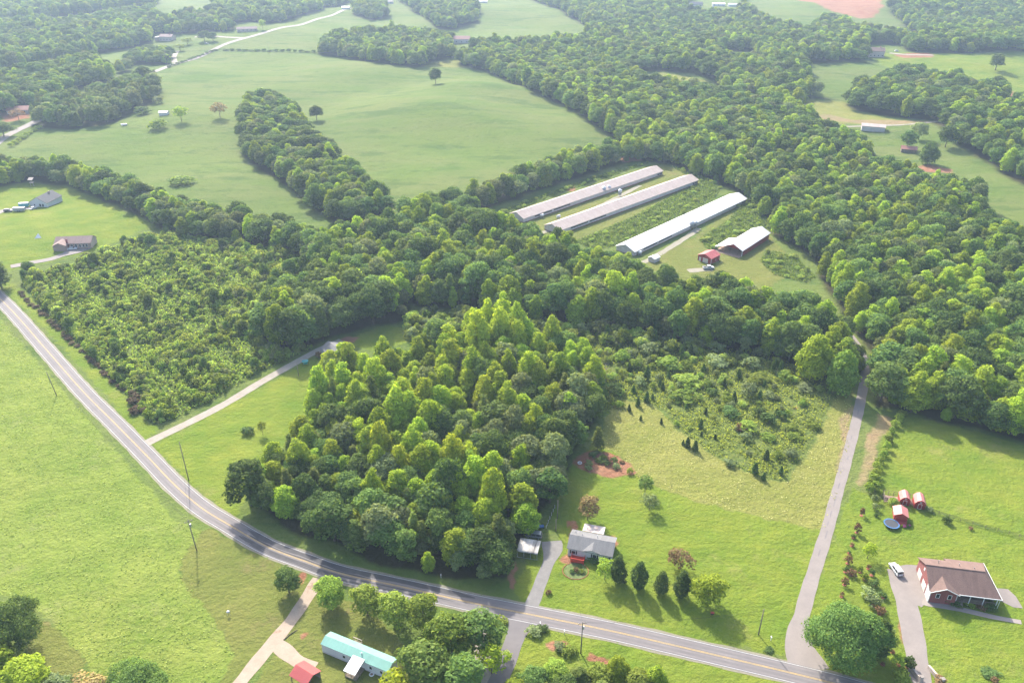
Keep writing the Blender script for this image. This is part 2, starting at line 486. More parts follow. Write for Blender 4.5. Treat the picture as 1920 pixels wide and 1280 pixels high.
# ------------------------------------------------------------------ the ground: one sheet, finer near by and coarser far off
az = np.concatenate([np.arange(-180, -44, 8.0), np.arange(-44, 44, 0.225), np.arange(44, 180, 8.0)]) * math.pi / 180
rr = [0.5]
while rr[-1] < 30: rr.append(rr[-1] * 1.5)
while rr[-1] < 2400: rr.append(rr[-1] * (1.0042 if rr[-1] > 100 else 1.06))
while rr[-1] < 6000: rr.append(rr[-1] * 1.12)
rr = np.array(rr)
R_, A_ = np.meshgrid(rr, az, indexing='ij')
gx, gy = (R_ * np.sin(A_)).ravel(), (R_ * np.cos(A_)).ravel()
gz = hgt(gx, gy)
nr, na = len(rr), len(az)
ii, jj = np.meshgrid(np.arange(nr - 1), np.arange(na), indexing='ij')
j2 = (jj + 1) % na
quad = np.stack([ii * na + jj, ii * na + j2, (ii + 1) * na + j2, (ii + 1) * na + jj], -1).reshape(-1, 4)[:, ::-1]
GV = np.stack([gx, gy, gz], 1)


def wob(P, s, a, ph=0.0):
    """ragged edges: shift sample points by a few metres in a smooth random way"""
    x, y = P[:, 0] / s, P[:, 1] / s
    return P + a * np.stack([np.sin(x * 1.7 + y * 0.9 + ph) + 0.6 * np.sin(y * 3.1 - x * 1.3 + ph), np.sin(y * 1.9 - x * 0.7 + 2 + ph) + 0.6 * np.sin(x * 2.9 + y * 1.1)], 1)


P2 = GV[:, :2]
Pw = wob(P2, 2.2, 0.35) 
Pw2 = wob(P2, 9.0, 1.1, 1.0)


def msk(polys, P):
    r = np.zeros(len(P), bool)
    for p in polys: r |= inside(P, p)
    return r.astype(np.float32)


m_mown = msk(MOWN, Pw); m_pale = msk(PALE, Pw); m_hay = msk(HAY, Pw); m_tan = msk(TAN, Pw2)
m_red = msk(RED, Pw); m_bank = msk(BANK + [SCRUB, BRUSH], Pw2); m_mead = msk([MEADOW], Pw)
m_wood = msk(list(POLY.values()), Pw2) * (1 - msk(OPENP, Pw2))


def blur(a, k):
    g = a.reshape(nr, na)
    for _ in range(k):
        g = (g + np.roll(g, 1, 0) + np.roll(g, -1, 0) + np.roll(g, 1, 1) + np.roll(g, -1, 1)) / 5
    return g.ravel()


m_tan = blur(m_tan, 2); m_red = blur(m_red, 1); m_wood = blur(m_wood, 1)


def ground_mat():
    m, nt, p = mat_new("ground_turf")
    pos = geo_pos(nt)
    a = nt.nodes.new("ShaderNodeAttribute"); a.attribute_name = "use_a"
    b = nt.nodes.new("ShaderNodeAttribute"); b.attribute_name = "use_b"
    sa = nt.nodes.new("ShaderNodeSeparateColor"); nt.links.new(a.outputs["Color"], sa.inputs[0])
    sb = nt.nodes.new("ShaderNodeSeparateColor"); nt.links.new(b.outputs["Color"], sb.inputs[0])
    big = ramp(nt, noise(nt, pos, 0.011, 5, 0.6), 0.36, 0.64)
    mid = ramp(nt, noise(nt, pos, 0.06, 6, 0.65), 0.34, 0.66)
    fine = ramp(nt, noise(nt, pos, 0.55, 5, 0.7), 0.3, 0.7)
    spk = ramp(nt, noise(nt, pos, 0.17, 7, 0.75), 0.56, 0.7)
    spk2 = ramp(nt, noise(nt, pos, 0.045, 8, 0.75), 0.56, 0.68)
    mp = nt.nodes.new("ShaderNodeMapping"); mp.inputs["Scale"].default_value = (0.22, 1.5, 1); mp.inputs["Rotation"].default_value = (0, 0, 0.3)
    nt.links.new(pos, mp.inputs["Vector"])
    strk = ramp(nt, noise(nt, mp.outputs[0], 0.4, 5, 0.65), 0.3, 0.7)
    half = lambda f, k: math_n(nt, 'MULTIPLY', f, k)
    # grazed pasture, cloud shade painted into its dark base green: fresh and grazed-off ground in drifts, with dry and rushy spots
    mp2 = nt.nodes.new("ShaderNodeMapping"); mp2.inputs["Scale"].default_value = (0.5, 1.6, 1); mp2.inputs["Rotation"].default_value = (0, 0, -0.25)
    nt.links.new(pos, mp2.inputs["Vector"])
    drift = ramp(nt, noise(nt, mp2.outputs[0], 0.016, 7, 0.65), 0.4, 0.6)
    c = mix(nt, big, (0.072, 0.118, 0.022), (0.112, 0.146, 0.033))
    c = mix(nt, half(drift, 0.75), c, (0.125, 0.138, 0.045))
    dk = ramp(nt, noise(nt, mp2.outputs[0], 0.03, 9, 0.75), 0.53, 0.6)
    c = mix(nt, half(dk, 0.7), c, (0.05, 0.088, 0.02))
    c = mix(nt, half(spk2, 0.5), c, (0.135, 0.15, 0.05))
    c = mix(nt, half(spk, 0.7), c, (0.045, 0.075, 0.018))
    c = mix(nt, half(fine, 0.3), c, (0.075, 0.115, 0.02))
    # tall-grass meadow
    md = mix(nt, mid, (0.090, 0.138, 0.017), (0.163, 0.192, 0.036))
    md = mix(nt, half(fine, 0.55), md, (0.189, 0.207, 0.055))
    md = mix(nt, half(spk2, 0.8), md, (0.19, 0.19, 0.07))
    md = mix(nt, half(big, 0.35), md, (0.09, 0.165, 0.025))
    md = mix(nt, half(spk, 0.35), md, (0.077, 0.122, 0.019))
    c = mix(nt, sb.outputs[2], c, md)
    # mown lawn
    lw = mix(nt, mid, (0.092, 0.145, 0.016), (0.168, 0.186, 0.027))
    lw = mix(nt, half(strk, 0.55), lw, (0.089, 0.135, 0.020))
    lw = mix(nt, half(spk2, 0.6), lw, (0.178, 0.173, 0.051))
    lw = mix(nt, half(spk, 0.4), lw, (0.102, 0.132, 0.033))
    c = mix(nt, sa.outputs[0], c, lw)
    # dry, close-mown turf
    pl = mix(nt, mid, (0.112, 0.129, 0.030), (0.149, 0.147, 0.041))
    pl = mix(nt, half(fine, 0.5), pl, (0.086, 0.112, 0.021))
    pl = mix(nt, half(spk2, 0.6), pl, (0.178, 0.132, 0.066))
    c = mix(nt, sa.outputs[1], c, pl)
    # hay
    hy = mix(nt, mid, (0.128, 0.146, 0.028), (0.190, 0.183, 0.052))
    hy = mix(nt, half(strk, 0.5), hy, (0.120, 0.149, 0.025))
    hy = mix(nt, half(fine, 0.4), hy, (0.197, 0.180, 0.060))
    hy = mix(nt, half(spk, 0.5), hy, (0.108, 0.112, 0.030))
    c = mix(nt, sa.outputs[2], c, hy)
    # weeds
    wd = mix(nt, fine, (0.059, 0.092, 0.020), (0.132, 0.149, 0.040))
    c = mix(nt, sb.outputs[1], c, wd)
    # forest litter
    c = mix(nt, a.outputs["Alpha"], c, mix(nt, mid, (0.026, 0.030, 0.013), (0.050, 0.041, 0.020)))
    # tan and red soil, broken up at the edge by grass
    br = ramp(nt, noise(nt, pos, 0.3, 7, 0.75), 0.25, 0.75)
    tn = mix(nt, mid, (0.218, 0.145, 0.079), (0.172, 0.152, 0.063))
    tn = mix(nt, half(fine, 0.4), tn, (0.251, 0.191, 0.119))
    tfac = ramp(nt, math_n(nt, 'ADD', b.outputs["Alpha"], half(br, 0.7)), 0.7, 1.2)
    c = mix(nt, tfac, c, tn)
    rd = mix(nt, mid, (0.198, 0.073, 0.040), (0.251, 0.132, 0.076))
    rd = mix(nt, half(fine, 0.35), rd, (0.264, 0.165, 0.106))
    rfac = ramp(nt, math_n(nt, 'ADD', sb.outputs[0], half(br, 0.8)), 0.75, 1.25)
    c = mix(nt, rfac, c, rd)
    nt.links.new(c, p.inputs["Base Color"])
    p.inputs["Roughness"].default_value = 0.95
    p.inputs["Specular IOR Level"].default_value = 0.03
    h = math_n(nt, 'ADD', noise(nt, pos, 0.8, 6, 0.75), math_n(nt, 'MULTIPLY', noise(nt, pos, 0.1, 5, 0.6), 3.0))
    bump(nt, h, p, 0.6, 1.0)
    return m


gm = np_mesh("ground", GV, quad, [ground_mat()], smooth=True)
for nm, chans in (("use_a", (m_mown, m_pale, m_hay, m_wood)), ("use_b", (m_red, m_bank, m_mead, m_tan))):
    at = gm.color_attributes.new(nm, 'FLOAT_COLOR', 'POINT')
    at.data.foreach_set("color", np.stack(chans, 1).astype(np.float32).ravel())
ground = tag(link("ground", gm), kind="structure")


# ------------------------------------------------------------------ roads, drives and lanes draped on the land
def smooth_line(pts, step):
    P = np.array([p[:2] for p in pts], float)
    P = np.vstack([2 * P[0] - P[1], P, 2 * P[-1] - P[-2]])
    out = []
    for i in range(1, len(P) - 2):
        p0, p1, p2, p3 = P[i - 1:i + 3]
        n = max(2, int(np.linalg.norm(p2 - p1) / step))
        for t in np.linspace(0, 1, n, endpoint=False):
            out.append(0.5 * ((2 * p1) + (-p0 + p2) * t + (2 * p0 - 5 * p1 + 4 * p2 - p3) * t * t + (-p0 + 3 * p1 - 3 * p2 + p3) * t ** 3))
    out.append(P[-2])
    return np.array(out)


def line_normals(L):
    T = np.gradient(L, axis=0)
    T /= np.linalg.norm(T, axis=1, keepdims=True)
    return np.stack([-T[:, 1], T[:, 0]], 1)


def ribbon(name, L, off, width, lift, mat, parent=None, cross=4, kind="structure", wfun=None, wav=0.0):
    Nn = line_normals(L)
    n = len(L)
    w = np.full(n, width) if wfun is None else wfun(np.linspace(0, 1, n))
    if wav:
        s = np.arange(n)
        w = w * (1 + wav * np.sin(s * 0.9) * np.sin(s * 0.37 + 1))
    ts = np.linspace(-0.5, 0.5, cross + 1)
    V = np.zeros((n, cross + 1, 3))
    for k, t in enumerate(ts):
        q = L + Nn * (off + t * w)[:, None]
        V[:, k, :2] = q
        V[:, k, 2] = hgt(q[:, 0], q[:, 1]) + lift
    i, j = np.meshgrid(np.arange(n - 1), np.arange(cross), indexing='ij')
    c = cross + 1
    F = np.stack([i * c + j, i * c + j + 1, (i + 1) * c + j + 1, (i + 1) * c + j], -1).reshape(-1, 4)
    # the side that shows must face up
    a, b_, c_ = V.reshape(-1, 3)[F[0, 0]], V.reshape(-1, 3)[F[0, 1]], V.reshape(-1, 3)[F[0, 2]]
    if np.cross(b_ - a, c_ - a)[2] < 0: F = F[:, ::-1]
    o = link(name, np_mesh(name, V.reshape(-1, 3), F, [mat], smooth=True), parent)
    if parent is None and kind: tag(o, kind=kind)
    return o


def paving(name, c1, c2, c3, s=0.3, rough=0.85, patch=None):
    m, nt, p = mat_new(name)
    pos = geo_pos(nt)
    f = ramp(nt, noise(nt, pos, s, 5, 0.6), 0.3, 0.7)
    g = ramp(nt, noise(nt, pos, s * 6, 5, 0.7), 0.3, 0.7)
    c = mix(nt, f, c1, c2)
    c = mix(nt, math_n(nt, 'MULTIPLY', g, 0.45), c, c3)
    if patch:
        q = ramp(nt, noise(nt, pos, s * 0.5, 5, 0.7), 0.58, 0.66)
        c = mix(nt, math_n(nt, 'MULTIPLY', q, 0.8), c, patch)
    nt.links.new(c, p.inputs["Base Color"])
    p.inputs["Roughness"].default_value = rough
    p.inputs["Specular IOR Level"].default_value = 0.25
    bump(nt, noise(nt, pos, 5.0, 3), p, 0.3, 0.04)
    return m


M['asphalt'] = paving("asphalt_worn", (0.119, 0.106, 0.106), (0.152, 0.138, 0.132), (0.101, 0.094, 0.093), 0.15)
M['tar'] = paving("tar_patch", (0.05, 0.048, 0.05), (0.085, 0.08, 0.08), (0.06, 0.055, 0.055), 0.4)
M['gravel'] = paving("gravel", (0.235, 0.205, 0.165), (0.31, 0.275, 0.225), (0.16, 0.14, 0.11), 0.4, 0.95, (0.21, 0.155, 0.1))
M['dirt'] = paving("tan_dirt", (0.27, 0.21, 0.155), (0.34, 0.275, 0.21), (0.2, 0.15, 0.105), 0.4, 0.95, (0.22, 0.14, 0.09))
M['gravel_grey'] = paving("gravel_grey", (0.150, 0.141, 0.132), (0.207, 0.193, 0.179), (0.109, 0.101, 0.089), 0.5, 0.95)
M['track'] = paving("farm_track", (0.207, 0.184, 0.150), (0.265, 0.230, 0.184), (0.127, 0.138, 0.058), 0.5, 0.95, (0.115, 0.132, 0.046))
M['concrete'] = paving("concrete", (0.212, 0.179, 0.156), (0.254, 0.220, 0.191), (0.175, 0.148, 0.129), 0.3, 0.85)
M['asphalt_pink'] = paving("asphalt_weathered", (0.174, 0.150, 0.136), (0.217, 0.186, 0.166), (0.148, 0.129, 0.115), 0.25)
M['white_line'] = surf("white_line_paint", (0.415, 0.403, 0.386), 0.7, 0.12, 0.4, col2=(0.230, 0.213, 0.202), streak=0.5)
M['yellow_line'] = surf("yellow_line_paint", (0.446, 0.302, 0.094), 0.7, 0.15, 0.4, col2=(0.252, 0.209, 0.144), streak=0.7)

ROAD = smooth_line([G(*p) for p in [(-170, 420), (-80, 490), (0, 560), (84, 652), (157, 735), (222, 800), (275, 854), (328, 909), (377, 951), (427, 982), (500, 1024), (573, 1052), (640, 1075), (760, 1101),
                                     (887, 1130), (1007, 1154), (1140, 1181), (1280, 1213), (1480, 1260), (1620, 1296), (1850, 1365)]], 1.6)
road = ribbon("road", ROAD, 0, 5.9, 0.05, M['asphalt'], cross=6)
for off in (-2.68, 2.68):
    ribbon("edge_line", ROAD, off, 0.12, 0.062, M['white_line'], road, 1)
for off in (-0.14, 0.14):
    ribbon("centre_line", ROAD, off, 0.11, 0.062, M['yellow_line'], road, 1)
rp = np.array([PROJ(x, y, 0)[:2] for x, y in ROAD])
i0 = int(np.argmin(np.abs(rp[:, 0] - 452))); i1 = int(np.argmin(np.abs(rp[:, 0] - 905)))
side = 1 if (line_normals(ROAD)[i0][1] > 0) else -1
seg = ROAD[i0:i1]
for off, w, a, b in ((1.75, 1.9, 0, 1), (0.5, 0.6, 0.03, 0.6), (-0.85, 0.55, 0.0, 0.95), (-2.0, 0.5, 0.05, 0.9), (-1.4, 0.9, 0.02, 0.5)):  # tar patches, widened along the lane to paint in the trees' shade
    s = seg[int(a * len(seg)):max(3, int(b * len(seg)))]
    ribbon("tar_strip", s, side * off, w, 0.057, M['tar'], road, 2, wfun=lambda t, w=w: w * (0.55 + 0.45 * np.abs(np.sin(t * 23) * np.sin(t * 7.3 + 1)) ** 0.5) * np.clip(np.minimum(t, 1 - t) * 14 + 0.15, 0, 1))


M['shoulder'] = paving("verge_gravel", (0.17, 0.15, 0.115), (0.23, 0.2, 0.16), (0.11, 0.13, 0.04), 0.9, 0.95, (0.1, 0.13, 0.03))
M['wheel'] = paving("asphalt_wheel_track", (0.135, 0.12, 0.118), (0.185, 0.165, 0.158), (0.115, 0.105, 0.1), 0.12)
for off in (-3.15, 3.15):
    ribbon("verge", ROAD, off, 0.75, 0.03, M['shoulder'], road, 2, wav=0.45)
for off in (-2.0, -0.75, 0.75, 2.0):
    ribbon("wheel_track", ROAD, off, 0.5, 0.0535, M['wheel'], road, 1, wav=0.25)


def lane(name, pts, width, mat, lift=0.035, step=1.6, cross=4, wav=0.06, wfun=None):
    return ribbon(name, smooth_line([G(*p) for p in pts], step), 0, width, lift, mat, None, cross, wav=wav, wfun=wfun)


lane("gravel_drive", [(268, 834), (296, 820), (350, 794), (420, 758), (490, 716), (550, 682), (598, 656), (640, 638)], 3.6, M['gravel'])
lane("farm_lane", [(1520, 1256), (1500, 1215), (1498, 1180), (1512, 1120), (1530, 1060), (1552, 990), (1568, 930), (1585, 870), (1603, 800), (1615, 745), (1622, 700), (1616, 664), (1602, 640), (1578, 612)], 4.2, M['asphalt_pink'],
     wfun=lambda t: 3.4 + 5.5 * np.clip(1 - t / 0.085, 0, 1) ** 1.3 + 0.5 * np.clip(1 - t / 0.4, 0, 1))
FL = smooth_line([G(*p) for p in [(1530, 1060), (1552, 990), (1568, 930), (1585, 870), (1603, 800), (1615, 745)]], 1.0)
for a_, b_, o_ in ((4, 7, .2), (12, 16, -.1), (18, 20, .3), (22, 25, .2), (27, 32, 0), (36, 39, .1), (52, 54, -.2), (64, 66, .3), (80, 84, 0)):
    if b_ < len(FL) - 1: ribbon("lane_patch", FL[a_:b_ + 1], o_, 0.26, 0.042, M['wheel'], None, 1, wav=0.5)
lane("gravel_approach", [(990, 1146), (1002, 1122), (1018, 1080), (1030, 1050), (1036, 1030), (1034, 1014)], 3.6, M['gravel_grey'], wav=0.1, wfun=lambda t: 3.4 + 2.4 * np.clip((t - 0.7) / 0.2, 0, 1))
lane("paved_drive", [(982, 1160), (972, 1180), (962, 1205), (950, 1240), (935, 1275), (915, 1320)], 4.2, M['asphalt'], wfun=lambda t: 4.6 + 5 * np.clip(1 - t / 0.18, 0, 1) ** 1.5)
lane("gravel_spur", [(930, 1330), (915, 1270), (905, 1230), (900, 1190), (910, 1170)], 4.0, M['gravel'], 0.03, wav=0.12)
lane("dirt_drive", [(598, 1084), (588, 1100), (570, 1128), (545, 1164), (510, 1206), (475, 1248), (440, 1292), (410, 1330)], 3.5, M['dirt'], wav=0.1)
lane("dirt_turnout", [(520, 1208), (560, 1240), (590, 1252)], 3.5, M['dirt'], 0.028, wav=0.2)
lane("house_drive", [(1735, 1330), (1724, 1262), (1712, 1190), (1700, 1130), (1690, 1095), (1686, 1070)], 5.6, M['asphalt_pink'], 0.036, wfun=lambda t: 4.7 + 1.2 * t)
lane("coop_lane", [(990, 445), (1040, 428), (1080, 408), (1150, 374), (1200, 348)], 3.2, M['track'], 0.06, wav=0.15)
lane("barn_lane", [(1180, 500), (1215, 488), (1260, 462), (1300, 436), (1310, 428)], 3.4, M['track'], 0.06, wav=0.15)
lane("barn_track", [(1290, 508), (1312, 506), (1335, 505)], 4.0, M['track'], 0.06, wav=0.2)
lane("far_road", [(-60, 312), (0, 264), (30, 246), (64, 230), (110, 205), (180, 172), (250, 145), (292, 134), (340, 117), (400, 94), (460, 72), (530, 52), (620, 30), (700, 8), (760, -12)], 7.5, M['asphalt_pink'], 0.2, 6, 2, 0.0)
lane("house_lane", [(20, 500), (62, 492), (95, 486), (130, 474), (165, 466)], 4.2, M['asphalt_pink'], 0.12, 3)
lane("van_lane", [(-40, 420), (0, 397), (25, 393), (60, 390)], 6.0, M['asphalt_pink'], 0.12, 3)
lane("far_drive", [(455, 72), (420, 70), (395, 68), (365, 70)], 7, M['gravel'], 0.2, 4, 2)
lane("far_drive", [(328, 118), (326, 106), (332, 96)], 6, M['gravel'], 0.2, 4, 2)
lane("field_track", [(1510, 236), (1580, 238), (1640, 236), (1700, 234), (1760, 228)], 4, M['track'], 0.2, 4, 2, 0.2)
lane("brick_house_drive", [(1668, 100), (1700, 103), (1750, 104)], 6, M['gravel'], 0.2, 4, 2)

# ------------------------------------------------------------------ haze: one box of even, pale air
hz = MB().box(-6100, 6100, -6100, 6100, -12, 176)
hm = bpy.data.materials.new("haze_air"); hm.use_nodes = True
for n_ in list(hm.node_tree.nodes):
    if n_.type == 'BSDF_PRINCIPLED': hm.node_tree.nodes.remove(n_)
pv = hm.node_tree.nodes.new("ShaderNodeVolumePrincipled")
pv.inputs["Color"].default_value = (0.37, 0.47, 0.63, 1)
pv.inputs["Density"].default_value = 0.00019
pv.inputs["Anisotropy"].default_value = 0.3
hm.node_tree.links.new(pv.outputs[0], hm.node_tree.nodes["Material Output"].inputs["Volume"])
tag(hz.build("haze", hm), kind="stuff")

# ------------------------------------------------------------------ trees
def cards(C, Rr, n_per, size, r, flat=0.0, cull=0.78, zmin=None, jit=0.45):
    """leaf clumps over the outside of a set of overlapping boughs: C (k,3) centres, Rr (k,3) radii."""
    C = np.asarray(C, float); Rr = np.asarray(Rr, float)
    pts, nor = [], []
    for c, q in zip(C, Rr):
        n = max(6, int(n_per * q[0] * q[2]))  # by surface
        d = r.normal(size=(n, 3)); d /= np.linalg.norm(d, axis=1, keepdims=True)
        d[:, 2] = np.where(d[:, 2] < -0.35, -d[:, 2] * 0.6, d[:, 2])
        d /= np.linalg.norm(d, axis=1, keepdims=True)
        s = np.where(r.uniform(size=(n, 1)) < 0.2, r.uniform(1.03, 1.28, (n, 1)), r.uniform(0.84, 1.05, (n, 1)))
        pts.append(c + d * q * s); nor.append(d / q)
    P = np.vstack(pts); D = np.vstack(nor)
    keep = np.ones(len(P), bool)
    for c, q in zip(C, Rr):
        keep &= ~((((P - c) / q) ** 2).sum(1) < cull * cull * 0.62)
    if zmin is not None: keep &= P[:, 2] > zmin
    P, D = P[keep], D[keep]
    n = len(P)
    D /= np.linalg.norm(D, axis=1, keepdims=True)
    Nn = D + jit * r.normal(size=(n, 3)); Nn[:, 2] += flat
    Nn /= np.linalg.norm(Nn, axis=1, keepdims=True)
    a = np.cross(Nn, r.normal(size=(n, 3))); a /= np.linalg.norm(a, axis=1, keepdims=True)
    b = np.cross(Nn, a)
    sz = size * r.uniform(0.6, 1.35, (n, 1))
    k = r.uniform(0.55, 1.0, (n, 4, 1))
    V = np.stack([P + a * sz * k[:, 0], P + b * sz * 0.8 * k[:, 1], P - a * sz * k[:, 2], P - b * sz * 0.8 * k[:, 3]], 1)
    V += Nn[:, None, :] * (r.normal(size=(n, 4, 1)) * 0.1 * sz[:, None])
    return V.reshape(-1, 3), np.repeat(r.uniform(0, 1, n), 4)


def crown_mesh(name, parts, mat):
    V = np.vstack([p[0] for p in parts]); t = np.concatenate([p[1] for p in parts])
    me = np_mesh(name, V, np.arange(len(V)).reshape(-1, 4), [mat])
    at = me.attributes.new("tint", 'FLOAT', 'POINT')
    at.data.foreach_set("value", t.astype(np.float32))
    return me


def trunk_mb(h, r0, r, limbs, lean=0.02):
    mb = MB()
    p = Vector((0, 0, -0.4)); seg = 5
    for i in range(seg):
        q = Vector((r.normal() * lean * h * 0.4, r.normal() * lean * h * 0.4, h * (i + 1) / seg))
        q = Vector((p.x * 0.7 + q.x * 0.6, p.y * 0.7 + q.y * 0.6, q.z))
        mb.tube(p, q, r0 * (1 - i / seg * 0.8), r0 * (1 - (i + 1) / seg * 0.8), 7, False)
        p = q
    for (z, ang, ln, up) in limbs:
        s = Vector((0, 0, z)); m_ = s + Vector((math.cos(ang) * ln * 0.5, math.sin(ang) * ln * 0.5, up * 0.4)); e = s + Vector((math.cos(ang) * ln, math.sin(ang) * ln, up))
        mb.tube(s, m_, r0 * 0.42, r0 * 0.27, 5, False).tube(m_, e, r0 * 0.27, r0 * 0.08, 5, False)
    return mb


def boughs_poplar(r, H, R, base=0.14):
    C, Q = [], []
    zb = H * base
    n = 7
    for i in range(n):
        t = (i + 0.35) / n
        z = zb + (H - zb) * t
        rad = R * ((0.72 + 0.8 * t) if t < 0.35 else (1 - 0.7 * ((t - 0.35) / 0.65) ** 1.6))
        k = 6 if 0.1 < t < 0.7 else 4
        if t > 0.85: k = 2
        off = r.uniform(0, 6)
        for j in range(k):
            a = off + j * 2 * math.pi / k + r.normal() * 0.25
            q = R * r.uniform(0.36, 0.5) * (1 - 0.35 * t)
            rr_ = max(0.0, rad - q * 0.75) * r.uniform(0.75, 1.1)
            C.append((math.cos(a) * rr_, math.sin(a) * rr_, z + r.normal() * 0.35)); Q.append((q, q, q * r.uniform(0.95, 1.35)))
    C.append((r.normal() * .2, r.normal() * .2, H - R * 0.3)); Q.append((R * 0.3, R * 0.3, R * 0.42))
    return C, Q


def boughs_oak(r, H, R, base=0.2, n=34, squash=1.0):
    C, Q = [], []
    zc = H * 0.52; rz = (H * (1 - base)) * 0.5 * squash
    zc = H - rz
    ph = r.uniform(0, 6.28, 3)
    for i in range(n):
        u = (i + 0.5) / n
        z = 1 - 1.62 * u
        a = i * 2.39996 + r.normal() * 0.35
        s = math.sqrt(max(0.02, 1 - z * z))
        q = R * r.uniform(0.2, 0.44)
        f = r.uniform(0.6, 1.05) * (1 + 0.2 * math.sin(2 * a + ph[0]) * s + 0.16 * math.sin(3 * a + ph[1] + z * 2))
        C.append((math.cos(a) * s * (R - q * 0.6) * f, math.sin(a) * s * (R - q * 0.6) * f, zc + z * (rz - q * 0.5) * r.uniform(0.85, 1.05)))
        Q.append((q, q, q * r.uniform(0.65, 0.95)))
    return C, Q


PROTO = {}     # kind -> list of (crown mesh, trunk mesh, H, R)


def add_proto(kind, crown, trunk, H, R):
    PROTO.setdefault(kind, []).append((crown, trunk, H, R))


def make_protos():
    r = np.random.default_rng(5)
    lim = lambda k, h, ln: [(h * (0.3 + 0.5 * i / k), i * 2.4 + r.uniform(0, 1), ln * r.uniform(0.6, 1), ln * r.uniform(0.3, 0.8)) for i in range(k)]
    for i in range(8):
        H, R = 16.0, r.uniform(3.3, 4.5)
        add_proto('poplar', crown_mesh("poplar_crown", [cards(*boughs_poplar(r, H, R), 78, 0.38, r, 0.25)], LM['poplar']), trunk_mb(H * 0.85, 0.26, r, lim(5, H, 2.5)).mesh("poplar_trunk", M['bark'], True), H, R)
    for i in range(8):
        H, R = 14.0, r.uniform(4.0, 5.4)
        add_proto('oak', crown_mesh("oak_crown", [cards(*boughs_oak(r, H, R, 0.12, 38), 74, 0.39, r, 0.2)], LM['oak']), trunk_mb(H * 0.7, 0.3, r, lim(6, H * .8, 3.2)).mesh("oak_trunk", M['bark'], True), H, R)
    for i in range(3):
        H, R = 13.0, r.uniform(3.8, 4.6)
        add_proto('grey', crown_mesh("oak_crown", [cards(*boughs_oak(r, H, R, 0.15, 32), 72, 0.39, r, 0.2)], LM['grey']), trunk_mb(H * 0.7, 0.26, r, lim(6, H * .8, 3)).mesh("oak_trunk", M['bark'], True), H, R)
    for i in range(4):   # pines: drooping feathery tiers
        H, R = 16.0, r.uniform(2.6, 3.3)
        C, Q = [], []
        for t in np.linspace(0.2, 0.97, 13):
            k = 5 if t < 0.8 else 3
            off = r.uniform(0, 6)
            for j in range(k):
                a = off + j * 2 * math.pi / k + r.normal() * 0.3
                ln = R * (1.12 - t) ** 0.75 * r.uniform(0.6, 1.15)
                C.append((math.cos(a) * ln * 0.6, math.sin(a) * ln * 0.6, H * t)); Q.append((ln * 0.5 + 0.35, ln * 0.5 + 0.35, 0.55))
        add_proto('pine', crown_mesh("pine_crown", [cards(C, Q, 75, 0.4, r, 0.4, 0.6, None, 0.45)], LM['pine']), trunk_mb(H * 0.97, 0.22, r, []).mesh("pine_trunk", M['bark'], True), H, R)
    for i in range(4):   # red cedars: dense spindle
        H, R = 4.0, r.uniform(0.9, 1.25)
        C, Q = [], []
        for t in np.linspace(0.08, 0.95, 9):
            rad = R * (1.0 - t) ** 0.6 * (0.75 + 0.25 * min(1, t * 5))
            for j in range(4):
                a = r.uniform(0, 6.28)
                C.append((math.cos(a) * rad * 0.45, math.sin(a) * rad * 0.45, H * t)); Q.append((rad * 0.62 + 0.1,) * 2 + (0.42,))
        add_proto('cedar', crown_mesh("cedar_crown", [cards(C, Q, 420, 0.17, r, 0.0, 0.75, None, 0.6)], LM['cedar']), trunk_mb(H * 0.8, 0.07, r, []).mesh("cedar_trunk", M['bark'], True), H, R)
    for i in range(4):   # clipped-looking cypress: egg shape
        H, R = 8.0, r.uniform(1.8, 2.2)
        C, Q = [], []
        for t in np.linspace(0.1, 0.93, 10):
            rad = R * (math.sin(math.pi * (0.13 + 0.82 * t)) ** 0.8) * r.uniform(0.85, 1.12)
            for j in range(5):
                a = r.uniform(0, 6.28)
                C.append((math.cos(a) * rad * 0.5, math.sin(a) * rad * 0.5, H * t)); Q.append((rad * 0.55 + 0.15,) * 2 + (0.7,))
        add_proto('cypress', crown_mesh("cypress_crown", [cards(C, Q, 170, 0.24, r, 0.0, 0.8, None, 0.45)], LM['cedar']), trunk_mb(H * 0.8, 0.12, r, []).mesh("cypress_trunk", M['bark'], True), H, R)
    for key, mat, nn in (('bush', 'bush', 5), ('scrub', 'scrub', 4), ('greybush', 'grey', 2), ('rustbush', 'rust', 2), ('bramble', 'bramble', 2), ('blossom', 'magenta', 1), ('darkbush', 'cedar', 2)):
        for i in range(nn):
            H, R = 2.6, r.uniform(1.3, 1.8)
            C, Q = boughs_oak(r, H, R, 0.0, 15, 1.0)
            add_proto(key, crown_mesh(key + "_crown", [cards(C, Q, 190, 0.24, r, 0.2, 0.78, 0.03, 0.4)], LM[mat]), trunk_mb(H * 0.6, 0.06, r, lim(3, H * .6, 0.8)).mesh("bush_stem", M['bark'], True), H, R)
    for key, mat in (('open', 'bush'), ('openpale', 'yellow'), ('rusttree', 'rust'), ('tantree', 'tan'), ('yellowtree', 'yellow')):
        for i in range(2):   # looser crowns with gaps
            H, R = 8.0, 3.0
            C, Q = boughs_oak(r, H, R, 0.2, 20, 0.95)
            add_proto(key, crown_mesh(key + "_crown", [cards(C, Q, 62, 0.33, r, 0.2, 0.7, None, 0.45)], LM[mat]), trunk_mb(H * 0.65, 0.14, r, lim(6, H * .75, 1.9)).mesh("young_trunk", M['bark'], True), H, R)
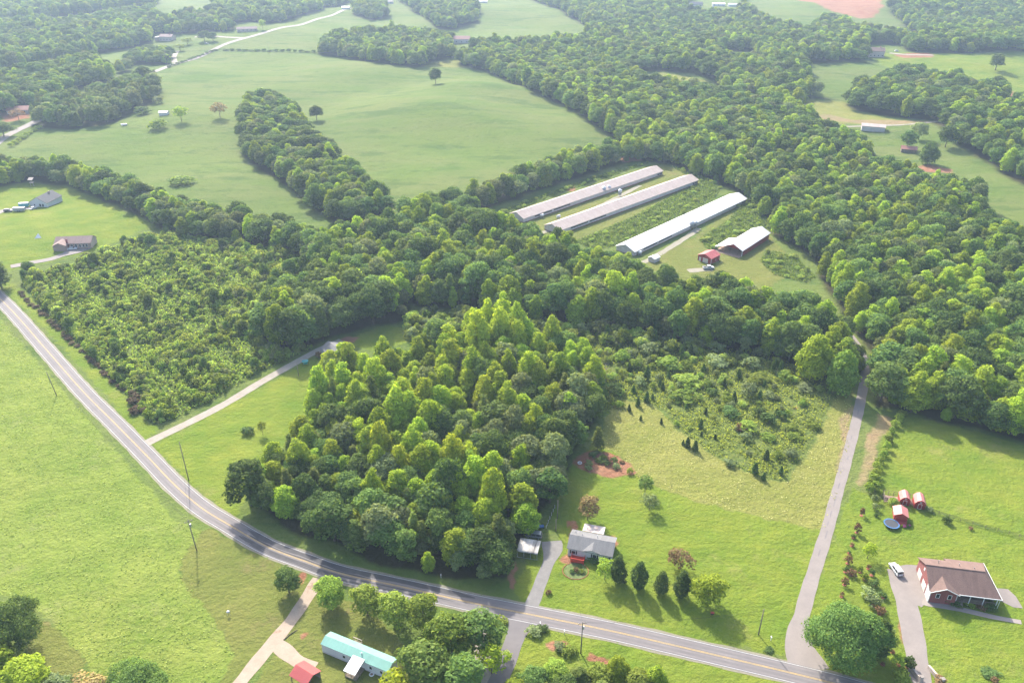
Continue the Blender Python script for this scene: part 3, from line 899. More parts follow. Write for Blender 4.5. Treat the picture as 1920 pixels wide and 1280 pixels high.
    for i in range(2):   # big spreading yard oak
        H, R = 16.0, 8.2
        C, Q = boughs_oak(r, H, R, 0.12, 64, 1.0)
        add_proto('bigoak', crown_mesh("oak_crown", [cards(C, Q, 115, 0.29, r, 0.2)], LM['bush' if i == 0 else 'oak']), trunk_mb(H * 0.6, 0.5, r, lim(9, H * .7, 5.5)).mesh("oak_trunk", M['bark'], True), H, R)
    for i in range(2):   # bare dead tree
        H, R = 11.0, 3.0
        lm = [(H * (0.3 + 0.05 * k), k * 2.4, 3.2 - 0.16 * k, 2.2) for k in range(13)]
        add_proto('dead', None, trunk_mb(H, 0.2, r, lm).mesh("dead_trunk", surf("dead_wood", (0.28, 0.24, 0.2), 0.9, 0.2)), H, R)


make_protos()
VARIANT = {}


def plant(name, label, kind, x, y, H, R=None, cat="tree", group=None, v=None, yaw=None, mat=None, sink=0.0):
    """One tree or bush as a thing of its own: an Empty at its foot, trunk and crown its parts."""
    ps = PROTO[kind]
    v = int(rng.integers(len(ps))) if v is None else v % len(ps)
    cr, tr, h0, r0 = ps[v]
    s = H / h0
    sr = s if R is None else R / r0
    o = root(name, label, cat, (x, y, float(hgt(x, y)) - sink), rng.uniform(0, 6.28) if yaw is None else yaw, group)
    o.scale = (sr, sr, s)
    if tr: link("trunk" if cat == "tree" else "stem", tr, o)
    if cr:
        c = link("crown", cr, o)
        if mat:
            key = (cr.name, mat)
            if key not in VARIANT:
                m2 = cr.copy(); m2.materials[0] = LM[mat]; VARIANT[key] = m2
            c.data = VARIANT[key]
    return o


# ------------------------------------------------------------------ woods: lay out every stem
MIXES = {  # bright poplar paints sun into the woodlot, dark oak cloud shade into the rest
    'w1': [('poplar', .76), ('oak', .1), ('grey', .07), ('pine', .07)],
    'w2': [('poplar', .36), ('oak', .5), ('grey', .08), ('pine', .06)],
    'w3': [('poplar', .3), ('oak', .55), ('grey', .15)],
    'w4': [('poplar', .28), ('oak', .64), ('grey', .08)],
    'pine': [('pine', .45), ('oak', .45), ('grey', .1)],
}


def scatter(poly, sp, r, jit=0.42):
    lo, hi = poly.min(0), poly.max(0)
    nx, ny = int((hi[0] - lo[0]) / sp) + 2, int((hi[1] - lo[1]) / (sp * 0.87)) + 2
    X, Y = np.meshgrid(np.arange(nx), np.arange(ny))
    P = np.stack([(lo[0] + (X + 0.5 * (Y % 2)) * sp).ravel(), (lo[1] + Y * sp * 0.87).ravel()], 1)
    P += r.uniform(-jit, jit, P.shape) * sp
    return P[inside(P, poly)]


tr_ = np.random.default_rng(21)
LANE = smooth_line([G(*p) for p in [(1603, 800), (1615, 745), (1622, 700), (1616, 664), (1602, 640), (1578, 612)]], 2.0)
STEMS = []   # (x, y, kind, H, Rscale, stand)
taken = np.zeros((0, 2))
for stand, (_, sp, mx, (h0, h1)) in WOOD.items():
    P = scatter(POLY[stand], sp, tr_)
    for op in OPENP:
        P = P[~inside(P, op)]
    if stand in ('right', 'belt'):   # keep the lane and its verges clear
        dl = np.min(np.hypot(P[:, None, 0] - LANE[None, :, 0], P[:, None, 1] - LANE[None, :, 1]), axis=1)
        P = P[dl > 6.0]
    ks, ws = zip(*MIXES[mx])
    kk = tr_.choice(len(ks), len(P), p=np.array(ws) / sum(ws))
    hh = tr_.uniform(h0, h1, len(P))
    # stems run taller and shorter in drifts
    hh *= (tr_.uniform(0.72, 1.12, len(P)) if stand == 'woodlot' else 1.0) * (0.94 + 0.12 * np.sin(P[:, 0] * 0.11) * np.sin(P[:, 1] * 0.09 + 1))
    for (x, y), k, h in zip(P, kk, hh):
        kd = ks[k]
        if stand == 'woodlot':
            # oaks and pines ring the lot on the road and lawn sides, tulip poplars fill it
            px, py, _z = PROJ(x, y, 0)
            if py > 1030: kd = ('pine', 'oak', 'oak', 'poplar', 'pine')[int(tr_.integers(5))]; h *= 0.86
            elif px > 985 and py > 800: kd = ('oak', 'oak', 'grey', 'poplar')[int(tr_.integers(4))]; h *= 0.85
            elif px < 700 and py > 880: kd = ('oak', 'pine', 'poplar')[int(tr_.integers(3))]; h *= 0.82
            if py < 700 and 870 < px < 1010: h *= 1.3; kd = 'poplar'
        STEMS.append((x, y, kd, h, tr_.uniform(0.82, 1.15) if stand == 'woodlot' else tr_.uniform(0.88, 1.38), stand))

ANCHOR = {
    'woodlot': [((462, 945), "at the woodlot corner where the road starts to bend"), ((600, 1010), "on the road side of the woodlot, by the mown verge"), ((800, 1075), "on the shaded road edge of the woodlot"),
                ((930, 1085), "at the woodlot corner beside the white carport"), ((1010, 970), "on the woodlot edge facing the white house"), ((1065, 860), "on the woodlot edge beside the red garden plot"),
                ((1120, 765), "on the woodlot edge facing the hay meadow"), ((1030, 690), "at the woodlot end towards the brushy field"), ((930, 665), "in the tall group at the back of the woodlot"), ((790, 705), "on the back edge of the woodlot"),
                ((640, 740), "at the woodlot end in front of the small house"), ((570, 830), "on the woodlot edge facing the bright lawn"), ((700, 850), "in the western half of the woodlot"),
                ((800, 950), "in the middle of the woodlot"), ((940, 850), "in the eastern half of the woodlot"), ((880, 760), "in the dark hollow inside the woodlot")],
    'clump': [((680, 600), "in the tall clump behind the gravel drive"), ((540, 620), "in the clump at the end of the young thicket")],
    'belt': [((720, 500), "in the tree belt beyond the young thicket"), ((900, 540), "in the tree belt above the woodlot"), ((1100, 570), "in the tree belt below the long white sheds"),
             ((1320, 610), "in the tree belt below the red barn"), ((1480, 640), "in the tree belt behind the brushy field"), ((1580, 690), "at the belt's end beside the bending lane")],
    'right': [((1680, 765), "at the forest edge where the lane goes in"), ((1800, 780), "on the forest edge above the sunlit pasture"), ((1900, 810), "at the forest edge by the picture's right side"),
              ((1650, 640), "inside the forest bend of the narrow lane"), ((1800, 650), "in the broad forest above the sunlit pasture"), ((1700, 520), "in the broad forest east of the barn")],
}
AP = {k: [(np.array(G(*p)[:2]), t) for p, t in v] for k, v in ANCHOR.items()}
KW = {'poplar': ("bright green tulip poplar", "poplar_tree"), 'oak': ("dark green oak", "oak_tree"), 'grey': ("grey-green broadleaf tree", "oak_tree"), 'pine': ("feathery green pine", "pine_tree")}
sizes = []
for i, s in enumerate(STEMS):
    px, py, Z = PROJ(s[0], s[1], s[3] * 0.7)
    ok = -10 < px < 1930 and -10 < py < 1290 and s[5] in ANCHOR
    sizes.append(s[3] / Z if ok else 0)
order = np.argsort(-np.array(sizes))
N_SINGLE = 290
single = set(int(i) for i in order[:N_SINGLE] if sizes[i] > 0)
for i in sorted(single):
    x, y, kd, h, rs, stand = STEMS[i]
    where = min(AP[stand], key=lambda a: (a[0][0] - x) ** 2 + (a[0][1] - y) ** 2)[1]
    hw = "tall " if h > 16.5 else ("small " if h < 12.5 else "")
    lab = f"{hw}{KW[kd][0]} {where}"
    cr, tk, H0, R0 = PROTO[kd][0]
    mt = None
    if kd == 'poplar' and stand == 'woodlot' and tr_.uniform() < 0.4:
        mt = 'yellow'; lab = lab.replace("bright green", "yellow-green")
    plant(KW[kd][1], lab, kd, x, y, h, R0 * rs * (0.75 + 0.25 * h / H0), group=lab + " group", mat=mt)


def mass(name, label, items, protos, cat):
    """What nobody could count: one object that stands stems out over the land from a few models."""
    coll = bpy.data.collections.new(name + "_models")
    for k, (cr, tk, H, R) in enumerate(protos):
        me = cr
        o = bpy.data.objects.new(f"{name}_model.{k:03d}", me)
        coll.objects.link(o)
    P = np.array([(a[0], a[1], float(hgt(a[0], a[1])) - 0.1) for a in items], np.float32)
    me = bpy.data.meshes.new(name)
    me.vertices.add(len(P)); me.vertices.foreach_set("co", P.ravel())
    for nm, typ, vals in (("pid", 'INT', [a[2] for a in items]), ("yaw", 'FLOAT', [a[5] for a in items])):
        at = me.attributes.new(nm, typ, 'POINT'); at.data.foreach_set("value", vals)
    at = me.attributes.new("scl", 'FLOAT_VECTOR', 'POINT')
    at.data.foreach_set("vector", np.array([(a[4], a[4], a[3]) for a in items], np.float32).ravel())
    me.update()
    o = link(name, me)
    tag(o, label, cat, None, "stuff")
    ng = bpy.data.node_groups.new(name + "_nodes", 'GeometryNodeTree')
    ng.interface.new_socket("Geometry", in_out='INPUT', socket_type='NodeSocketGeometry')
    ng.interface.new_socket("Geometry", in_out='OUTPUT', socket_type='NodeSocketGeometry')
    L = ng.links
    gi = ng.nodes.new("NodeGroupInput"); go = ng.nodes.new("NodeGroupOutput")
    ci = ng.nodes.new("GeometryNodeCollectionInfo")
    ci.inputs["Collection"].default_value = coll
    ci.inputs["Separate Children"].default_value = True
    ci.inputs["Reset Children"].default_value = True
    ip = ng.nodes.new("GeometryNodeInstanceOnPoints")
    ip.inputs["Pick Instance"].default_value = True

    def named(nm, typ):
        n = ng.nodes.new("GeometryNodeInputNamedAttribute"); n.data_type = typ; n.inputs["Name"].default_value = nm
        return n.outputs["Attribute"]
    cx = ng.nodes.new("ShaderNodeCombineXYZ")
    L.new(named("yaw", 'FLOAT'), cx.inputs["Z"])
    L.new(gi.outputs[0], ip.inputs["Points"]); L.new(ci.outputs[0], ip.inputs["Instance"])
    L.new(named("pid", 'INT'), ip.inputs["Instance Index"]); L.new(cx.outputs[0], ip.inputs["Rotation"])
    L.new(named("scl", 'FLOAT_VECTOR'), ip.inputs["Scale"]); L.new(ip.outputs[0], go.inputs[0])
    md = o.modifiers.new("stems", 'NODES'); md.node_group = ng
    return o


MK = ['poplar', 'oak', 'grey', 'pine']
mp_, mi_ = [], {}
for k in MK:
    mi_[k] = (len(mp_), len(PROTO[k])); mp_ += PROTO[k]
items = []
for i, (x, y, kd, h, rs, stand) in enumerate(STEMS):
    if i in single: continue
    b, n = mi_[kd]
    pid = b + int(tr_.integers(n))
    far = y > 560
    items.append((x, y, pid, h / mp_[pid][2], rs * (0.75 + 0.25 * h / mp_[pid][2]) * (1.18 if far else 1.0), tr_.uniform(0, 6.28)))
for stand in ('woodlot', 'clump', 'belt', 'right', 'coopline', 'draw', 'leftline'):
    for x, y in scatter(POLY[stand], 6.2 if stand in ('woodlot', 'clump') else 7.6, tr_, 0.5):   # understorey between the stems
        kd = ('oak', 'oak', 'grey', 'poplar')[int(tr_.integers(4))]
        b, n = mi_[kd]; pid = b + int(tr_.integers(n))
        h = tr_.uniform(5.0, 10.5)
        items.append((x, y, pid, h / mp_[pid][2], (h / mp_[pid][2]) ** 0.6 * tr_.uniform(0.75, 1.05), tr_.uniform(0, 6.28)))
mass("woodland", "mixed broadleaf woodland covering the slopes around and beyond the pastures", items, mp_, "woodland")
print("stems", len(STEMS), "single", len(single))

# the young thicket on the left and the brush in the field
SK = ['scrub', 'greybush', 'oak', 'pine', 'bush']
sp_, si_ = [], {}
for k in SK:
    si_[k] = (len(sp_), len(PROTO[k])); sp_ += PROTO[k]
P = scatter(SCRUB, 2.05, tr_, 0.5)
items = []
cand = []
for x, y in P:
    px, py, Z = PROJ(x, y, 0)
    kd = SK[int(tr_.choice(5, p=[.58, .14, .05, .01, .22]))]
    d = np.clip((py - 620) / 150, 0, 1) * np.clip((px - 300) / 200, 0, 1)
    dr = 0.75 + 0.45 * np.sin(x * 0.16 + 1) * np.sin(y * 0.13) + 0.25 * np.sin(x * 0.41 + y * 0.33)
    if tr_.uniform() < (0.6 if dr < 0.55 else 0.1): continue
    h = tr_.uniform(1.6, 4.2) * (1 - 0.5 * d) * (1 + 0.5 * np.clip((px - 420) / 160, 0, 1) * np.clip((680 - py) / 60, 0, 1)) * float(np.clip(dr, 0.45, 1.35))
    if kd in ('oak', 'pine'): h *= tr_.uniform(1.3, 2.1)
    cand.append((h / Z, x, y, kd, h))
cand.sort(reverse=True)
n_b = 0
for q, x, y, kd, h in cand:
    px, py, Z = PROJ(x, y, 0)
    b, n = si_[kd]; pid = b + int(tr_.integers(n))
    if n_b < 110 and kd in ('bush', 'scrub', 'greybush') and h > 2.6:
        n_b += 1
        sub = "beside the long gravel drive" if py > 640 and px > 330 else ("behind the brown verge of the road" if px < 300 else "in the middle of the young thicket")
        lab = {"bush": "dark rounded bush ", "scrub": "pale green rounded bush ", "greybush": "grey-green bush "}[kd] + sub
        plant("thicket_bush", lab, kd, x, y, h, sp_[pid][3] * h / sp_[pid][2] * 0.8, "bush", lab + " group")
    else:
        s = h / sp_[pid][2]
        items.append((x, y, pid, s, s * tr_.uniform(0.75, 1.05), tr_.uniform(0, 6.28)))
mass("scrub_thicket", "dense young thicket of saplings and bushes between the road and the gravel drive", items, sp_, "thicket")

# saplings and tangled brush that fill the abandoned field
FK = ['scrub', 'greybush', 'bush', 'cedar']
fp_, fi_ = [], {}
for k in FK:
    fi_[k] = (len(fp_), len(PROTO[k])); fp_ += PROTO[k]
items = []
for x, y in scatter(BRUSH, 3.6, tr_, 0.5):
    px, py, Z = PROJ(x, y, 0)
    back = np.clip((800 - py) / 160, 0, 1)
    if tr_.uniform() > 0.14 + 0.6 * back: continue
    kd = FK[int(tr_.choice(4, p=[.6, .18, .12, .1]))]
    b, n = fi_[kd]; pid = b + int(tr_.integers(n))
    s = tr_.uniform(0.7, 2.4) * (0.5 + 0.6 * back) / fp_[pid][2] * 1.6
    items.append((x, y, pid, s, s * tr_.uniform(0.9, 1.4), tr_.uniform(0, 6.28)))
mass("field_brush", "tangled low brush and seedlings over the abandoned field", items, fp_, "brush")
items = []
for bp in BANK:
    for x, y in scatter(bp, 6.5, tr_, 0.5):
        b, n = fi_['scrub']; pid = b + int(tr_.integers(n))
        s = tr_.uniform(0.35, 0.85)
        items.append((x, y, pid, s, s * tr_.uniform(1.0, 1.8), tr_.uniform(0, 6.28)))
for x, y in scatter(GAP, 3.4, tr_, 0.5):
    kd = FK[int(tr_.choice(4, p=[.55, .25, .15, .05]))]
    b, n = fi_[kd]; pid = b + int(tr_.integers(n))
    s = tr_.uniform(0.8, 2.0)
    items.append((x, y, pid, s, s * tr_.uniform(0.8, 1.1), tr_.uniform(0, 6.28)))
mass("bank_brush", "low bushes on the poultry yard banks and below the tree belt", items, fp_, "brush")

# ------------------------------------------------------------------ low growth that nobody could count
def low_growth(name, label, polys, dens, size, hh, mat, cat, flat=0.6, clump=0.0, seed=3, per=3):
    r = np.random.default_rng(seed)
    Vs, Ts = [], []
    for poly in polys:
        A = 0.5 * abs(np.dot(poly[:, 0], np.roll(poly[:, 1], 1)) - np.dot(poly[:, 1], np.roll(poly[:, 0], 1)))
        n = int(A * dens)
        lo, hi = poly.min(0), poly.max(0)
        P = r.uniform(lo, hi, (int(n * np.prod(hi - lo) / max(A, 1)) + 4, 2))
        P = P[inside(P, poly)]
        if clump:
            v = np.sin(P[:, 0] * 0.31 + 1) * np.sin(P[:, 1] * 0.27 + 2) + 0.7 * np.sin(P[:, 0] * 0.83 + P[:, 1] * 0.6) + 0.5 * np.sin(P[:, 0] * 0.13 - P[:, 1] * 0.17)
            P = P[v > r.uniform(-1.6, clump, len(P))]
        n = len(P)
        z = hgt(P[:, 0], P[:, 1])
        for k in range(per):
            c = np.stack([P[:, 0] + r.normal(size=n) * size * 0.6, P[:, 1] + r.normal(size=n) * size * 0.6, z + r.uniform(0.15, 1.0, n) * hh], 1)
            Nn = r.normal(size=(n, 3)); Nn[:, 2] += flat; Nn /= np.linalg.norm(Nn, axis=1, keepdims=True)
            a = np.cross(Nn, r.normal(size=(n, 3))); a /= np.linalg.norm(a, axis=1, keepdims=True); b = np.cross(Nn, a)
            s = size * r.uniform(0.5, 1.2, (n, 1))
            V = np.stack([c + a * s, c + b * s * 0.7, c - a * s * 0.8, c - b * s * 0.75], 1)
            V[:, :, 2] = np.maximum(V[:, :, 2], z[:, None] + 0.02)
            Vs.append(V.reshape(-1, 3)); Ts.append(np.repeat(r.uniform(0, 1, n), 4))
    return tag(link(name, crown_mesh(name, list(zip(Vs, Ts)), mat)), label, cat, None, "stuff")


low_growth("tall_grass", "rank uncut grass in tufts over the meadow west of the road", [MEADOW], 1.1, 0.28, 0.13, LM['grass'], "grass", 2.2, 1.4, 3, 2)
low_growth("bank_weeds", "rank green weeds over the banks of the poultry yard", BANK, 2.2, 0.45, 0.7, LM['bankweed'], "weeds", 0.9, 0.0, 4, 2)
low_growth("field_weeds", "waist-high pale weeds over the brushy field", [BRUSH], 3.6, 0.36, 0.7, LM['kudzu'], "weeds", 0.9, 1.4, 5, 2)
low_growth("thicket_weeds", "weeds and brambles under the young thicket", [SCRUB], 1.6, 0.45, 1.1, LM['scrub'], "weeds", 0.9, 0.0, 6, 2)
low_growth("hay_stubble", "dry cut hay lying in rough swathes over the meadow", HAY[:1], 1.6, 0.3, 0.12, LM['drygrass'], "hay", 1.2, 1.2, 7, 1)


# ------------------------------------------------------------------ building materials
def metal_roof(name, col, rough=0.35, rib=1.1, dirt=(0.3, 0.25, 0.2), dw=0.35, var=0.08):
    m, nt, p = mat_new(name)
    pos = nt.nodes.new("ShaderNodeTexCoord").outputs["Object"]
    w = nt.nodes.new("ShaderNodeTexWave"); w.wave_type = 'BANDS'; w.bands_direction = 'X'; w.inputs["Scale"].default_value = rib; w.inputs["Distortion"].default_value = 0.0
    nt.links.new(pos, w.inputs["Vector"])
    mp = nt.nodes.new("ShaderNodeMapping"); mp.inputs["Scale"].default_value = (1.0, 0.12, 0.12); nt.links.new(pos, mp.inputs["Vector"])
    f = ramp(nt, noise(nt, mp.outputs[0], 0.9, 5, 0.65), 0.45, 0.75)
    g = ramp(nt, noise(nt, pos, 0.35, 4), 0.3, 0.7)
    c = mix(nt, g, tuple(k * (1 - var) for k in col), tuple(min(1, k * (1 + var)) for k in col))
    c = mix(nt, math_n(nt, 'MULTIPLY', f, dw), c, dirt)
    nt.links.new(c, p.inputs["Base Color"])
    p.inputs["Roughness"].default_value = rough
    p.inputs["Specular IOR Level"].default_value = 0.3
    bump(nt, ramp(nt, w.outputs["Fac"], 0.75, 1.0), p, 0.5, 0.05)
    return m


def shingle(name, col, var=0.2):
    m, nt, p = mat_new(name)
    pos = nt.nodes.new("ShaderNodeTexCoord").outputs["Object"]
    b = nt.nodes.new("ShaderNodeTexBrick"); b.inputs["Scale"].default_value = 3.2; b.inputs["Mortar Size"].default_value = 0.008
    b.inputs["Color1"].default_value = (*[k * (1 - var) for k in col], 1); b.inputs["Color2"].default_value = (*[k * (1 + var) for k in col], 1); b.inputs["Mortar"].default_value = (*[k * 0.7 for k in col], 1)
    nt.links.new(pos, b.inputs["Vector"])
    mp = nt.nodes.new("ShaderNodeMapping"); mp.inputs["Scale"].default_value = (1.0, 0.25, 0.25); nt.links.new(pos, mp.inputs["Vector"])
    f = ramp(nt, noise(nt, mp.outputs[0], 0.7, 6, 0.7), 0.42, 0.72)
    c = mix(nt, math_n(nt, 'MULTIPLY', f, 0.55), b.outputs["Color"], tuple(k * 0.5 for k in col))
    nt.links.new(c, p.inputs["Base Color"])
    p.inputs["Roughness"].default_value = 0.85
    p.inputs["Specular IOR Level"].default_value = 0.3
    bump(nt, noise(nt, pos, 9, 3), p, 0.4, 0.03)
    return m


def brick(name, c1, c2, mortar):
    m, nt, p = mat_new(name)
    pos = nt.nodes.new("ShaderNodeTexCoord").outputs["Object"]
    b = nt.nodes.new("ShaderNodeTexBrick"); b.inputs["Scale"].default_value = 4.5; b.inputs["Mortar Size"].default_value = 0.012
    b.inputs["Color1"].default_value = (*c1, 1); b.inputs["Color2"].default_value = (*c2, 1); b.inputs["Mortar"].default_value = (*mortar, 1)
    nt.links.new(pos, b.inputs["Vector"]); nt.links.new(b.outputs["Color"], p.inputs["Base Color"])
    p.inputs["Roughness"].default_value = 0.9
    return m


M.update({
    'white_siding': surf("white_siding", (0.488, 0.488, 0.481), 0.6, 0.05, 0.5, col2=(0.333, 0.311, 0.281), streak=0.2),
    'white_trim': surf("white_trim", (0.555, 0.548, 0.533), 0.5, 0.05),
    'cream_door': surf("cream_door", (0.518, 0.444, 0.370), 0.5, 0.05),
    'glass': surf("window_glass", (0.028, 0.032, 0.035), 0.08, 0.1, spec=0.6),
    'black': surf("black_shutter", (0.021, 0.021, 0.022), 0.5, 0.1),
    'dark': surf("dark_opening", (0.025, 0.023, 0.021), 0.9, 0.2),
    'roof_white': metal_roof("roof_white_metal", (0.594, 0.581, 0.567), 0.5, 1.1, (0.450, 0.414, 0.378), 0.25),
    'roof_aged': metal_roof("roof_aged_metal", (0.37, 0.3, 0.262), 0.85, 1.1, (0.27, 0.2, 0.165), 0.5),
    'roof_green': metal_roof("roof_green_metal", (0.17, 0.33, 0.27), 0.6, 1.6, (0.12, 0.22, 0.18), 0.35),
    'roof_red': metal_roof("roof_red_metal", (0.355, 0.078, 0.070), 0.4, 1.6, (0.259, 0.074, 0.067), 0.3),
    'roof_pink': metal_roof("roof_faded_red_metal", (0.46, 0.17, 0.15), 0.45, 1.6, (0.4, 0.14, 0.12), 0.3),  # lighter pink paints the sun's glint onto red roofs
    'roof_rust': metal_roof("roof_rust_metal", (0.296, 0.126, 0.096), 0.6, 1.4, (0.222, 0.096, 0.074), 0.5),
    'carport_white': metal_roof("carport_white", (0.4, 0.37, 0.33), 0.7, 1.5, (0.04, 0.034, 0.028), 0.95),
    'patio_roof': metal_roof("patio_roof", (0.42, 0.37, 0.33), 0.6, 1.6, (0.3, 0.13, 0.09), 0.7),
    'red_metal': metal_roof("red_metal_wall", (0.252, 0.030, 0.030), 0.5, 2.0, (0.185, 0.037, 0.033), 0.3),
    'red_wood': surf("red_painted_wood", (0.311, 0.044, 0.037), 0.7, 0.2, 1.2),
    'red_deck': surf("red_deck_paint", (0.5, 0.05, 0.03), 0.6, 0.15, 1.0),
    'shingle_grey': shingle("shingle_grey", (0.159, 0.155, 0.152), 0.1),
    'shingle_dark': shingle("shingle_dark", (0.081, 0.081, 0.087), 0.12),
    'shingle_brown': shingle("shingle_brown", (0.15, 0.095, 0.078), 0.16),
    'shingle_tan': shingle("shingle_tan", (0.252, 0.174, 0.148), 0.12),
    'brick_red': brick("brick_red", (0.170, 0.046, 0.043), (0.215, 0.063, 0.056), (0.222, 0.148, 0.133)),
    'brick_tan': brick("brick_tan", (0.281, 0.185, 0.148), (0.333, 0.229, 0.185), (0.370, 0.311, 0.266)),
    'grey_metal': surf("galvanised_steel", (0.333, 0.340, 0.348), 0.45, 0.12, 1.0, metal=0.3),
    'grey_wall': surf("grey_sheet_wall", (0.475, 0.437, 0.418), 0.6, 0.1, 0.4, col2=(0.380, 0.237, 0.190), streak=0.4),
    'old_wood': surf("weathered_timber", (0.185, 0.148, 0.111), 0.9, 0.25, 1.5),
    'pole_wood': surf("pole_wood", (0.200, 0.163, 0.126), 0.9, 0.2, 1.5),
    'tyre': surf("tyre_rubber", (0.014, 0.014, 0.014), 0.8, 0.2),
    'car_white': surf("car_paint_white", (0.533, 0.533, 0.533), 0.25, 0.03, spec=0.6),
    'car_silver': surf("car_paint_silver", (0.266, 0.274, 0.289), 0.25, 0.05, metal=0.4, spec=0.6),
    'car_dark': surf("car_paint_dark", (0.028, 0.032, 0.042), 0.25, 0.05, spec=0.6),
    'teal': surf("teal_paint", (0.037, 0.266, 0.266), 0.4, 0.08),
    'blue_pad': surf("blue_pad", (0.05, 0.13, 0.27), 0.5, 0.1),
    'net': surf("black_mat", (0.042, 0.045, 0.052), 0.6, 0.1),
    'lamp': surf("lamp_lens", (0.555, 0.533, 0.481), 0.2, 0.05),
    'lamp_red': surf("tail_lens", (0.296, 0.022, 0.022), 0.3, 0.05),
    'blue_tarp': surf("blue_tarp", (0.022, 0.096, 0.259), 0.5, 0.2, 3),
    'soil': surf("bare_soil", (0.296, 0.200, 0.148), 0.95, 0.2, 0.8, col2=(0.185, 0.111, 0.074), streak=0.6),
    'stone': surf("pale_stone", (0.370, 0.311, 0.266), 0.9, 0.2, 1.2),
})


# ------------------------------------------------------------------ building kit (x along the ridge, -y the front)
def opening(parent, face, u, z, w, h, L, W, name="window", frame='white_trim', pane='glass', sub="pane"):
    """a window or door: a proud frame with its pane set in it."""
    def put(mb, w, h, z, d0, d1):
        if face == 'f': mb.box(u - w / 2, u + w / 2, -W / 2 - d1, -W / 2 + d0, z, z + h)
        elif face == 'b': mb.box(u - w / 2, u + w / 2, W / 2 - d0, W / 2 + d1, z, z + h)
        elif face == 'l': mb.box(-L / 2 - d1, -L / 2 + d0, u - w / 2, u + w / 2, z, z + h)
        else: mb.box(L / 2 - d0, L / 2 + d1, u - w / 2, u + w / 2, z, z + h)
        return mb
    fr = put(MB(), w, h, z, 0.02, 0.05).build(name, M[frame], parent)
    put(MB(), w - 0.22, h - 0.22, z + 0.11, -0.02, 0.065).build(sub, M[pane], fr)
    return fr


def gable_parts(o, L, W, h, rise, wall, roof, over=0.4, t=0.14, x0=None, base=-0.3, ends=True):
    """walls with gables and a two-slope roof"""
    prof = [(-W / 2, base), (W / 2, base), (W / 2, h), (0, h + rise), (-W / 2, h)]
    w = MB().prism(prof, -L / 2, L / 2).build("wall", M[wall], o)
    s = rise / (W / 2)
    e = W / 2 + over
    ze, zr = h - over * s + t + 0.03, h + rise + t + 0.03
    mb = MB()
    mb.slab([(-L / 2 - over, -e, ze), (L / 2 + over, -e, ze), (L / 2 + over, 0, zr), (-L / 2 - over, 0, zr)], t)
    mb.slab([(L / 2 + over, e, ze), (-L / 2 - over, e, ze), (-L / 2 - over, 0, zr), (L / 2 + over, 0, zr)], t)
    r = mb.build("roof", M[roof], o)
    return w, r


def axis(A, B, W):
    """ground frame from the two ends of a front wall: centre, yaw, length"""
    A, B = Vector(A[:2]), Vector(B[:2])
    d = B - A
    y = math.atan2(d.y, d.x)
    n = Vector((-math.sin(y), math.cos(y)))
    c = (A + B) / 2 + n * (W / 2)
    return Vector((c.x, c.y, float(hgt(c.x, c.y)))), y, d.length


def on(x, y):
    return Vector((x, y, float(hgt(x, y))))


# ---- three long poultry houses
COOP_W = 11.6
FAN = None
for k, (pa, pb, roof, lab) in enumerate([
    ((981.6, 417.5), (1242, 327), 'roof_aged', "long low poultry house with dull metal roof nearest the big pasture"),
    ((1049, 440.4), (1308, 344.4), 'roof_aged', "long low poultry house with dull metal roof, middle of the three"),
    ((1189, 480.5), (1398.5, 380.3), 'roof_white', "long low poultry house with bright white roof nearest the red barn")]):
    c, yw, L = axis(G(*pa), G(*pb), COOP_W)
    o = root("poultry_house", lab, "poultry house", c, yw, "poultry houses side by side")
    gable_parts(o, L, COOP_W, 2.7, 2.3, 'grey_wall', roof, 0.5, 0.12)
    cap = MB().prism([(-0.4, 4.99), (0.4, 4.99), (0, 5.2)], -L / 2 - 0.45, L / 2 + 0.45).build("ridge_cap", M[roof], o)
    a, b = (-L * 0.43, -L * 0.2)
    for (x0, x1) in ((a, (a + b) / 2 - 0.8), ((a + b) / 2 + 0.8, b)):
        MB().box(x0, x1, -COOP_W / 2 - 0.05, -COOP_W / 2 + 0.02, 1.25, 1.95).build("side_opening", M['dark'], o)
    MB().box(-L / 2 - 0.02, L / 2 + 0.02, -COOP_W / 2 - 0.08, COOP_W / 2 + 0.08, -0.4, 0.35).build("foundation", M['brick_red'] if k < 2 else M['soil'], o)
    for y in (-2.6, 2.6):
        opening(o, 'l', y, 0.35, 2.6, 2.5, L, COOP_W, "end_door", 'white_trim', 'grey_wall', "door_leaf")
    for x in (L / 2 - 1.6, L / 2 - 3.4, L / 2 - 5.2):
        f_ = MB().box(x - 0.65, x + 0.65, -COOP_W / 2 - 0.45, -COOP_W / 2 + 0.02, 0.8, 2.1).build("fan", M['grey_metal'], o)
        MB().box(x - 0.5, x + 0.5, -COOP_W / 2 - 0.49, -COOP_W / 2 - 0.44, 0.95, 1.95).build("fan_mouth", M['dark'], f_)


